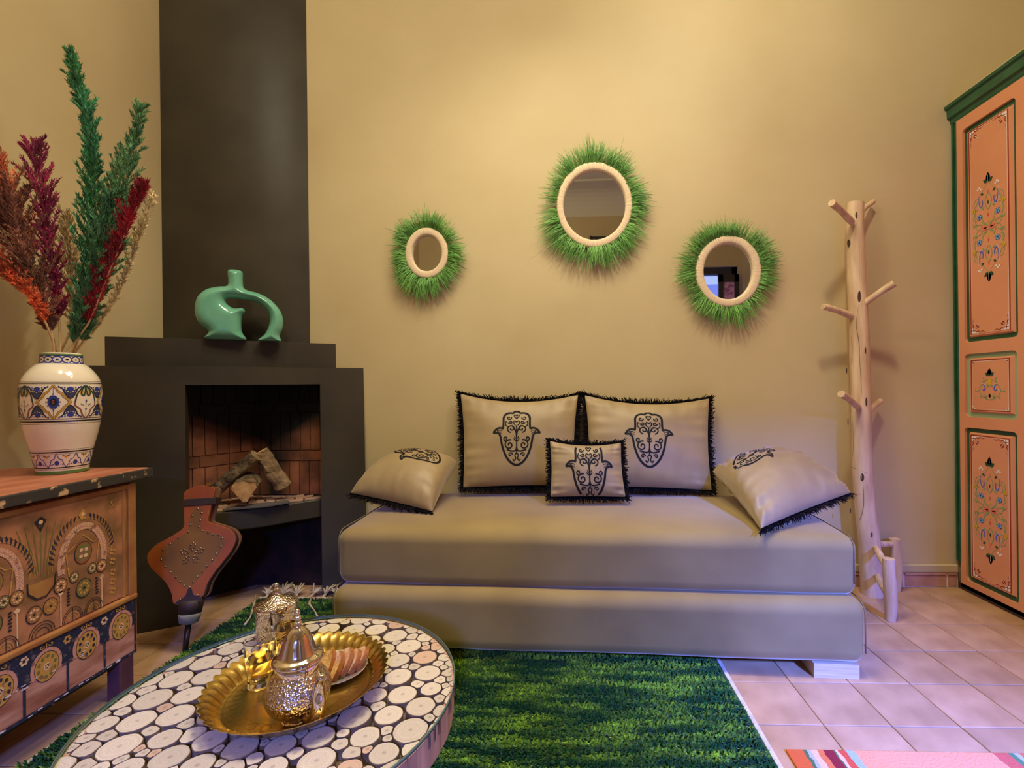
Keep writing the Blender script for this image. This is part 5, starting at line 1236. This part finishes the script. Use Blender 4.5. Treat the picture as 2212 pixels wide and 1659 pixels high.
# ------------------------------------------------------------------ coffee table of wood slices under glass
TC = onz(0, 0, 0)*0; 
TZ = .386; sc_ = (1-TZ)/.55; TCX, TCY, TR = -.5114*sc_, .8503*sc_, .3059*sc_
tb = thing('coffee_table', 'round coffee table topped with sawn wood slices under glass', 'coffee table', (TCX, TCY, 0))
ZS = TZ-.008
m_tdark = mat('dark_resin', srgb(120, 98, 84), srgb(84, 68, 58), rough=.8, scale=20)
MB().lathe([(TR-.012, ZS-.050), (TR-.012, ZS-.022), (0, ZS-.022)], (TCX, TCY, 0), 64).build('top_plate', m_tdark, tb)
raw = []
def A1(l, ox, oy, k): raw.extend([(ox+a*k, oy+b*k, w*k) for a, b, w in l])
A1([(1730, 125, 330), (1770, 285, 480), (1400, 290, 360), (1030, 530, 400), (1370, 510, 470), (1770, 480, 400), (1070, 765, 530), (1530, 715, 430), (670, 800, 360), (860, 1045, 530), (1370, 970, 480), (430, 1090, 400), (1210, 1280, 530), (640, 1370, 600), (230, 1390, 320), (1290, 1510, 560), (180, 1620, 280), (750, 1640, 500), (1800, 1290, 470), (1640, 1620, 480), (990, 650, 230), (1220, 880, 180), (680, 930, 190), (1030, 1170, 200), (1480, 610, 150), (960, 1450, 230), (490, 1230, 230), (1960, 70, 180), (1500, 1080, 200), (2060, 130, 420), (1900, 700, 460), (1850, 960, 430)], 150, 1380, .1682)
A1([(500, 720, 600), (1050, 700, 500), (1570, 590, 480), (1540, 880, 620), (950, 960, 540), (390, 980, 420), (600, 400, 500), (1100, 350, 500), (680, 870, 210), (1230, 800, 220), (1860, 660, 190)], 440, 1500, .15823)
A1([(60, 80, 170), (240, 80, 260), (490, 80, 230), (690, 100, 180), (870, 135, 180), (150, 175, 280), (415, 185, 265), (650, 190, 260), (855, 250, 265), (1035, 190, 150), (1170, 270, 190), (600, 300, 190), (740, 400, 220), (995, 365, 275), (1300, 360, 160), (875, 515, 270), (1160, 485, 280), (1390, 480, 150), (1190, 650, 300), (880, 685, 300), (1430, 640, 160), (930, 870, 320), (1230, 815, 235), (640, 880, 250), (1430, 840, 170), (1120, 1000, 320), (1340, 1050, 190), (420, 1110, 360), (780, 1085, 340), (1010, 1250, 400), (1250, 1240, 170), (530, 1320, 350), (730, 1500, 400), (1030, 1500, 230), (400, 1500, 230), (370, 1640, 400), (820, 1650, 250), (400, 560, 280), (250, 420, 260), (450, 800, 300), (200, 750, 300), (150, 1000, 300), (-60, 180, 260), (-130, 350, 260), (-250, 250, 260), (1035, 265, 110), (1180, 375, 90), (1050, 575, 120), (1305, 550, 100), (1085, 760, 130), (1330, 720, 120), (740, 590, 80), (1320, 920, 110), (670, 1000, 150), (1215, 1120, 110), (760, 1260, 130), (300, 1280, 110), (260, 1410, 130), (320, 110, 100)], 680, 1320, .20434)
CS = []
for x, y, w_ in raw:
    p = onz(x, y, ZS); l = onz(x-w_/2, y, ZS); r_ = np.linalg.norm(p-l)*(.85 if x < 480 else .93)
    d = math.hypot(p[0]-TCX, p[1]-TCY)
    if d > TR-.004: continue
    if any(math.hypot(p[0]-a, p[1]-b) < .62*(r_+c) for a, b, c in CS): continue
    CS.append((p[0], p[1], r_))
CS = np.array(CS)
for _ in range(40):
    for i in range(len(CS)):
        for j in range(i):
            dj = CS[i, :2]-CS[j, :2]; D = np.linalg.norm(dj); ov = CS[i, 2]+CS[j, 2]-D*.985
            if ov > 0:
                m = dj/max(D, 1e-6)*min(ov*.12, .0015); CS[i, :2] += m; CS[j, :2] -= m
                big = i if CS[i, 2] > CS[j, 2] else j; CS[big, 2] -= ov*.28; CS[i+j-big, 2] -= ov*.12
CS = [tuple(c) for c in CS if c[2] > .006]
rs = random.Random(4)
def fill(rmin, rmax, tries, lim):
    for _ in range(tries):
        if len(CS) >= lim: break
        a = rs.random()*2*PI; d = TR*math.sqrt(rs.random()); x, y = TCX+d*math.cos(a), TCY+d*math.sin(a)
        g = min(math.hypot(x-p, y-q)-r_ for p, q, r_ in CS)
        if g > rmin: CS.append((x, y, min(g*.97, rmax)))
fill(.026, .032, 4000, 150); fill(.016, .026, 4000, 190); fill(.0075, .016, 12000, 290)
m_slice = mat('slice_face', srgb(228, 200, 168), rough=.6)
def slicemat(name, c1, c2):
    m = mat(name, c1, rough=.55, bump=.25, bscale=120, scale=5); nt = m.node_tree; L = nt.links; b = nt.nodes['Principled BSDF']
    tc = N(nt, 'ShaderNodeTexCoord'); nz = N(nt, 'ShaderNodeTexNoise'); nz.inputs['Scale'].default_value = 22; L.new(tc.outputs['Object'], nz.inputs['Vector'])
    ln = N(nt, 'ShaderNodeVectorMath', operation='LENGTH'); L.new(tc.outputs['Object'], ln.inputs[0])
    ma = N(nt, 'ShaderNodeMath', operation='MULTIPLY_ADD'); L.new(nz.outputs['Fac'], ma.inputs[0]); ma.inputs[1].default_value = .010; L.new(ln.outputs['Value'], ma.inputs[2])
    cb = N(nt, 'ShaderNodeCombineXYZ'); L.new(ma.outputs[0], cb.inputs[0])
    n2 = N(nt, 'ShaderNodeTexNoise'); n2.inputs['Scale'].default_value = 330; n2.inputs['Detail'].default_value = 3; L.new(cb.outputs[0], n2.inputs['Vector'])
    oi = N(nt, 'ShaderNodeObjectInfo'); 
    r = N(nt, 'ShaderNodeValToRGB'); r.color_ramp.elements[0].position = .25; r.color_ramp.elements[1].position = .62; r.color_ramp.elements[0].color = (*c2, 1); r.color_ramp.elements[1].color = (*c1, 1); L.new(n2.outputs['Fac'], r.inputs[0])
    # darker heart
    mr = N(nt, 'ShaderNodeMapRange'); mr.inputs[1].default_value = .001; mr.inputs[2].default_value = .006; mr.inputs[3].default_value = .62; mr.inputs[4].default_value = 1; L.new(ma.outputs[0], mr.inputs[0]); mr.inputs[1].default_value = .005; mr.inputs[2].default_value = .011
    m2 = N(nt, 'ShaderNodeMapRange'); m2.inputs[3].default_value = .84; m2.inputs[4].default_value = 1.08; L.new(oi.outputs['Random'], m2.inputs[0])
    mu = N(nt, 'ShaderNodeMath', operation='MULTIPLY'); L.new(mr.outputs[0], mu.inputs[0]); L.new(m2.outputs[0], mu.inputs[1])
    hs = N(nt, 'ShaderNodeHueSaturation'); L.new(r.outputs[0], hs.inputs['Color']); L.new(mu.outputs[0], hs.inputs['Value']); L.new(hs.outputs[0], b.inputs['Base Color']); return m
m_sl = slicemat('sawn_slice', srgb(216, 198, 174), srgb(192, 170, 144)); m_slb = mat('slice_bark', srgb(150, 120, 92), srgb(92, 70, 54), rough=.9, scale=30)
m_sl2 = slicemat('brown_slice', srgb(206, 170, 142), srgb(184, 144, 114))
CA = np.array(CS)
for i, (x, y, r_) in enumerate(CS):
    K_ = 28 if r_ > .018 else 14; P = []; seed = rs.random()*50; dn = np.hypot(CA[:, 0]-x, CA[:, 1]-y)
    nb = [j for j in np.argsort(dn)[1:14]]
    for k in range(K_):
        a = 2*PI*k/K_; ca_, sa_ = math.cos(a), math.sin(a); rr = r_*(1.02 if r_ > .018 else 1.3)*(1+.07*noise.noise(Vector((ca_*.9, sa_*.9, seed))))
        for j in nb:
            D = dn[j]; dx, dy = (CA[j, 0]-x)/D, (CA[j, 1]-y)/D; cosv = ca_*dx+sa_*dy
            if cosv > .05:
                e = (D*D+r_*r_-CA[j, 2]**2)/(2*D)-.0011; rr = min(rr, max(e/cosv, .002))
        # stay inside the rim
        bx_, by_ = x-TCX, y-TCY; bq = bx_*ca_+by_*sa_; cc = bx_*bx_+by_*by_-(TR-.007)**2
        disc = bq*bq-cc; rr = min(rr, -bq+math.sqrt(max(disc, 0)))
        if rr < .001: rr = .001
        P.append((rr*ca_, rr*sa_))
    h = jit(.0008); V = [(p[0], p[1], -.024) for p in P]+[(p[0], p[1], h-.0012) for p in P]+[(p[0]*.97, p[1]*.97, h-.0002) for p in P]
    me = bpy.data.meshes.new('wood_slice'); Fs = [(k, (k+1) % K_, K_+(k+1) % K_, K_+k) for k in range(K_)]+[(K_+k, K_+(k+1) % K_, 2*K_+(k+1) % K_, 2*K_+k) for k in range(K_)]+[tuple(2*K_+k for k in range(K_))]
    me.from_pydata(V, [], Fs); me.materials.append(m_sl2 if rs.random() < .07 else m_sl); me.materials.append(m_slb)
    me.polygons.foreach_set('material_index', [1]*(2*K_)+[0]); me.update()
    o = bpy.data.objects.new('wood_slice', me); COL.objects.link(o); o.parent = tb; o.location = (x-TCX, y-TCY, ZS-.001)
m_blk = mat('edge_block', srgb(206, 164, 132), srgb(176, 130, 104), rough=.6, scale=8, stretch=(6, 6, 1), objrand=.16, bump=.3)
nb_ = 64; a = 0
while a < 2*PI-.02:
    da = min(random.uniform(.05, .13), 2*PI-a); g = .003
    P = [(TCX+q*math.cos(t), TCY+q*math.sin(t)) for q, ts in ((TR-.003+jit(.0008), (a+g, a+da/2, a+da-g)), (TR-.012, (a+da-g, a+da/2, a+g))) for t in ts]
    MB().prism(P, ZS-.062, ZS-.003).build('edge_block', m_blk, tb); a += da
def glassmat():
    m = bpy.data.materials.new('table_glass'); m.use_nodes = True; nt = m.node_tree; nt.nodes.clear(); L = nt.links
    out = N(nt, 'ShaderNodeOutputMaterial'); tr = N(nt, 'ShaderNodeBsdfTransparent'); tr.inputs[0].default_value = (.975, .985, .975, 1)
    gl = N(nt, 'ShaderNodeBsdfGlossy'); gl.inputs['Roughness'].default_value = .01; fr_ = N(nt, 'ShaderNodeFresnel'); gb = N(nt, 'ShaderNodeNewGeometry'); mi_ = N(nt, 'ShaderNodeMapRange'); mi_.inputs[3].default_value = 1.45; mi_.inputs[4].default_value = 1/1.45; L.new(gb.outputs['Backfacing'], mi_.inputs[0]); L.new(mi_.outputs[0], fr_.inputs[0]); mx = N(nt, 'ShaderNodeMixShader')
    L.new(fr_.outputs[0], mx.inputs[0]); L.new(tr.outputs[0], mx.inputs[1]); L.new(gl.outputs[0], mx.inputs[2]); L.new(mx.outputs[0], out.inputs[0]); return m
m_gl = glassmat(); m_ge = mat('glass_edge', srgb(92, 112, 96), rough=.15)
mb = MB(); mb.lathe([(TR-.0008, 0), (TR-.0008, .0001)], (TCX, TCY, TZ), 96)
mb = MB(); n = 96; mb.add([(TCX+(TR-.002)*math.cos(2*PI*k/n), TCY+(TR-.002)*math.sin(2*PI*k/n), TZ) for k in range(n)], [tuple(range(n))])
mb.build('glass_top', m_gl, tb, recalc=False)
mb = MB(); mb.lathe([(TR-.003, TZ-.007), (TR, TZ-.0065), (TR, TZ-.0005), (TR-.002, TZ)], (TCX, TCY, 0), 96); mb.f = mb.f[:-2]; mb.mi = mb.mi[:-2]; mb.c = mb.c[:-2]
mb.build('glass_rim', m_ge, tb, smooth=True)
for k in range(3):
    a = k*2*PI/3+.5; MB().tube([(TCX+.16*math.cos(a), TCY+.16*math.sin(a), ZS-.05), (TCX+.22*math.cos(a), TCY+.22*math.sin(a), .012)], [.026, .020], 14).build('leg', m_log, tb, smooth=True, auto=50)

# ------------------------------------------------------------------ brass tray and the tea service
m_brass = mat('brass', srgb(206, 174, 98), srgb(190, 156, 80), rough=.2, metal=1.0, scale=6, bump=.12, bscale=30, rough2=.34, bdist=.002)
m_silver = mat('silver', srgb(222, 206, 190), rough=.08, metal=1.0)
def embossed(name, sc=90, st=.9):
    m = mat(name, srgb(216, 200, 184), rough=.14, metal=1.0); nt = m.node_tree; L = nt.links; b = nt.nodes['Principled BSDF']
    tc = N(nt, 'ShaderNodeTexCoord'); v = N(nt, 'ShaderNodeTexVoronoi'); v.feature = 'SMOOTH_F1'; v.inputs['Scale'].default_value = sc; L.new(tc.outputs['Object'], v.inputs['Vector'])
    bp = N(nt, 'ShaderNodeBump'); bp.inputs['Strength'].default_value = st; bp.inputs['Distance'].default_value = .004; L.new(v.outputs['Distance'], bp.inputs['Height']); L.new(bp.outputs[0], b.inputs['Normal']); return m
m_emb2 = embossed('embossed_silver', 230, .8)
ZG = TZ+.0006
tcn = np.array([-.546*(1-.405)/.58*1.0, .962*(1-.405)/.58, 0]); 
tp_ = onz(636, 1497, ZG+.012); TRC = np.array([-.5514, .969])
fR = .1715/.1735
kz2 = (1-(ZG+.028))/(1-.41); TRC = np.array([-.5505, .969])*kz2; R1 = .1737*kz2
trc = (TRC[0], TRC[1], ZG)
nf = 46
def flute(i_): return lambda a, z: 1+.0
V = []; n = nf*8; profo = [(.55, 0, 0), (.79, 0, 0), (.805, .0015, .2), (.84, .010, .9), (.90, .021, 1), (.965, .0285, 1), (.990, .0300, 1)]
def trow(f, z, fl):
    out = []
    for k in range(n):
        a = 2*PI*k/n; w_ = abs(math.sin(a*nf/2))
        r_ = R1*f*(1+fl*.034*(w_-.5)); out.append((trc[0]+r_*math.cos(a), trc[1]+r_*math.sin(a), trc[2]+z+.0004+fl*.0040*(w_-.5)*(f > .9)))
    return out
for f, z, fl in profo: V += trow(f, z, fl)
for f, z, fl in profo[::-1]: V += [(x, y, z2-.0012) if f > .97 else (x+(x-trc[0])*.004, y+(y-trc[1])*.004, max(z2-.0012, ZG)) for x, y, z2 in trow(f, z, fl)]
rows = len(profo)*2
Fs = [(i*n+k, i*n+(k+1) % n, (i+1)*n+(k+1) % n, (i+1)*n+k) for i in range(rows-1) for k in range(n)]
Fs += [tuple(range(n)), tuple((rows-1)*n+k for k in range(n-1, -1, -1))]
tray = thing('tray', 'round scalloped brass tray holding the tea service on the coffee table', 'tray', trc)
MB().add(V, Fs).build('dish', m_brass, tray, smooth=True, recalc=False, auto=45)
mb = MB()
tm_ = lambda x, y, L: (trc[0]+x, trc[1]+y, ZG+.0006+L)
for rr, wd in ((.77, .0012), (.60, .001)): ribbon(mb, [(R1*rr*math.cos(t), R1*rr*math.sin(t)) for t in np.linspace(0, 2*PI, 90)], wd, tm_, 0, 0)
for q in range(24):
    a = q*PI/12
    ribbon(mb, [(R1*(.66+.05*math.cos(t))*math.cos(a+.08*math.sin(t)), R1*(.66+.05*math.cos(t))*math.sin(a+.08*math.sin(t))) for t in np.linspace(0, 2*PI, 14)], .0009, tm_, 0, 0)
mb.build('engraving', mat('engraved_line', srgb(150, 116, 50), rough=.4, metal=1.0), tray, recalc=False)
ZP = ZG+.0012
def lathe_obj(name, prof, c, m, par, n=48, fr=None, **k): return MB().lathe(prof, c, n, fr=fr).build(name, m, par, smooth=True, auto=50, **k)
# teapot
pc = onz(645, 1545, ZP); pk = (pc@fw)/1029
tpot = thing('teapot', 'silver embossed teapot with tall domed lid standing on the brass tray', 'teapot', pc)
sp = lambda L: smooth_loop([(r*pk, z*pk) for r, z in L], 4, False)
lathe_obj('body', [(p[0]*.97, p[1]) for p in sp([(36, 0), (39, 3), (38, 8), (48, 16), (60, 30), (67, 46), (68, 60), (63, 76), (54, 90), (47, 98), (44, 104), (44, 116), (46, 119)])], pc, m_emb2, tpot, 64)
lathe_obj('lid', [(p[0]*.97, p[1]) for p in sp([(46, 118), (52, 121), (53, 125), (50, 130), (42, 135), (38, 141), (34, 152), (30, 164), (25, 175), (17, 185), (9, 192), (7, 198)])]+[(0, 199*pk)], pc, m_silver, tpot, 64)
lathe_obj('knob', [tuple(p) for p in sp([(7, 197), (9, 201), (5, 205), (8, 209), (8, 213), (4, 216), (6, 220), (6, 225), (3, 229)])]+[(0, 230*pk)], pc, m_silver, tpot, 24)
lathe_obj('neck_band', [(43.6*pk, 100*pk), (44.4*pk, 103*pk), (44.4*pk, 114*pk), (43.6*pk, 117*pk)], pc, m_silver, tpot, 64)
dS = np.array([.86, -.5, 0]); up_ = np.array([0, 0, 1.])
spts = [pc+dS*a*pk+up_*z*pk for a, z in ((48, 22), (64, 26), (73, 48), (74, 74), (78, 96), (88, 112))]
MB().tube([tuple(p) for p in smooth_loop(spts, 5, False)], list(np.interp(np.linspace(0, 1, 26), [0, .3, .7, 1], [20*pk, 17*pk, 10*pk, 9*pk])), 16).build('spout', m_silver, tpot, smooth=True)
dH = np.array([-.80, .60, 0])
hp = [pc+dH*a*pk+up_*z*pk for a, z in ((44, 112), (58, 130), (78, 132), (92, 108), (92, 72), (80, 48), (64, 42))]
MB().tube([tuple(p) for p in smooth_loop(hp, 5, False)], 5.0*pk, 12, flatx=1.4).build('handle', m_silver, tpot, smooth=True)
MB().tube([pc+dS*88*pk+up_*(111)*pk, pc+dS*90*pk+up_*(115)*pk], [9.6*pk, 9.2*pk], 16).build('spout_lip', m_silver, tpot, smooth=True)
# sugar canister
cc_ = onz(598, 1380, TZ+.0004); ck = (cc_@fw)/1029*.95
can = thing('canister', 'tall silver embossed sugar tin with knobbed lid on the table behind the tray', 'canister', cc_)
lathe_obj('body', [(40*ck, 0), (42*ck, 2*ck), (42*ck, 72*ck), (44*ck, 75*ck)], cc_, m_emb2, can, 56)
lathe_obj('lid', [(44*ck, 74*ck), (45*ck, 78*ck), (44*ck, 83*ck), (38*ck, 85*ck), (30*ck, 90*ck), (14*ck, 97*ck), (6*ck, 104*ck), (0, 104.5*ck)], cc_, m_emb2, can, 56)
lathe_obj('rim', [(44.5*ck, 76*ck), (46*ck, 79*ck), (44.5*ck, 82*ck)], cc_, m_silver, can, 56)
lathe_obj('knob', [tuple(p) for p in smooth_loop([(r_*ck, z*ck) for r_, z in ((6, 102), (4, 108), (7, 113), (4, 117), (6, 122), (4, 127))], 4, False)]+[(0, 128*ck)], cc_, m_silver, can, 20)
# tea glasses
def clearglass():
    m = mat('clear_glass', (1, 1, 1), rough=.0, trans=1.0, ior=1.45); return m
m_cg = clearglass(); m_tea = mat('mint_tea', (.97, .72, .25), rough=0, trans=1.0, ior=1.33)
def glass(px, py, k_, label, zb):
    c = onz(px, py, zb); g = (c@fw)/1029*k_
    t = thing('tea_glass', label, 'glass', c, 'tea glasses')
    lathe_obj('cup', [(25*g, 0), (25.5*g, 3*g), (24.5*g, 8*g), (26*g, 30*g), (28.5*g, 60*g), (31*g, 66*g), (30*g, 72*g), (31.5*g, 98*g), (30.4*g, 98.6*g), (28.6*g, 74*g), (26.8*g, 60*g), (24*g, 30*g), (22*g, 12*g), (0, 10*g)], c, m_cg, t, 48)
    lathe_obj('tea', [(21.6*g, 12.4*g), (23.7*g, 30*g), (26.2*g, 56*g), (0, 56.01*g)], c, m_tea, t, 48)
    return t
glass(563, 1478, 1.0, 'glass of amber tea on the brass tray left of the teapot', ZP)
glass(617, 1405, .92, 'glass of amber tea half hidden behind the teapot', ZP)
# biscuit dish
dc = onz(722, 1446, ZP+.004); dR = .069
dish = thing('plate', 'small silver plate with pierced rim holding sliced biscuits on the tray', 'plate', (dc[0], dc[1], ZP))
lathe_obj('plate_body', [(dR*.62, 0), (dR*.66, .001), (dR*.75, .004), (dR*.97, .0085), (dR, .0095), (dR*.99, .0105), (dR*.74, .0062), (dR*.62, .003), (0, .003)], (dc[0], dc[1], ZP), mat('pewter', srgb(200, 188, 176), rough=.42, metal=.85), dish, 64)
mb = MB()
for k in range(40):
    a = 2*PI*k/40; r_ = dR*.87
    mb.lathe([(.0011, .0), (.0008, .0008), (0, .001)], (dc[0]+r_*math.cos(a), dc[1]+r_*math.sin(a), ZP+.0085), 6)
mb.build('beading', m_silver, dish)
m_crumb = mat('biscuit_crumb', srgb(226, 184, 122), srgb(196, 142, 80), rough=.9, scale=60, bump=.8, bscale=180, bdist=.003)
m_crust = mat('biscuit_crust', srgb(170, 104, 44), srgb(122, 68, 26), rough=.8, scale=50, bump=.6, bscale=120)
bpos = [(694, 1458), (711, 1462), (730, 1452), (749, 1447), (764, 1440)]
for i, (x, y) in enumerate(bpos):
    c = onz(x, y, ZP+.008); yaw = math.radians(-42-i*3); d = np.array([math.cos(yaw), math.sin(yaw), 0]); nb2 = np.array([math.sin(yaw), -math.cos(yaw), 0]); tilt = .55+.04*i
    upb = up_*math.cos(tilt)+(-nb2)*(-math.sin(tilt))*-1
    nrm2 = np.cross(d, upb); W2, H2 = (.026, .050) if i < 3 else (.024, .044)
    outl = smooth_loop([(-1, 0.02), (-.98, .3), (-.75, .72), (-.3, .97), (.2, 1.0), (.68, .8), (.96, .4), (1, .05), (.5, 0), (-.5, 0)], 3)
    V = []; n3 = len(outl)
    for tt_, k2 in ((-.0055, .95), (-.004, 1), (.004, 1), (.0055, .95)):
        for k, p in enumerate(outl):
            j_ = 1+.04*noise.noise(Vector((p[0]*3, p[1]*3, i*7.)))
            V.append(c+d*p[0]*W2*k2*j_+upb*((p[1]-.4)*k2*j_+.4)*H2+nrm2*tt_)
    mb = MB(); mb.add(V, [(r_*n3+k, r_*n3+(k+1) % n3, (r_+1)*n3+(k+1) % n3, (r_+1)*n3+k) for r_ in range(3) for k in range(n3)], 1)
    b0 = 0; mb.f.append(list(range(n3-1, -1, -1))); mb.mi.append(0); mb.c.append((1, 1, 1)); mb.f.append([3*n3+k for k in range(n3)]); mb.mi.append(0); mb.c.append((1, 1, 1))
    lab = ['leftmost biscuit slice on the plate, nearest the teapot', 'second biscuit slice from the teapot on the plate', 'middle biscuit slice standing tallest on the plate', 'fourth biscuit slice from the teapot on the plate', 'rightmost biscuit slice on the silver plate'][i]
    mb.build('biscuit', [m_crumb, m_crust], label=lab, cat='biscuit', group='biscuit slices on the silver plate')
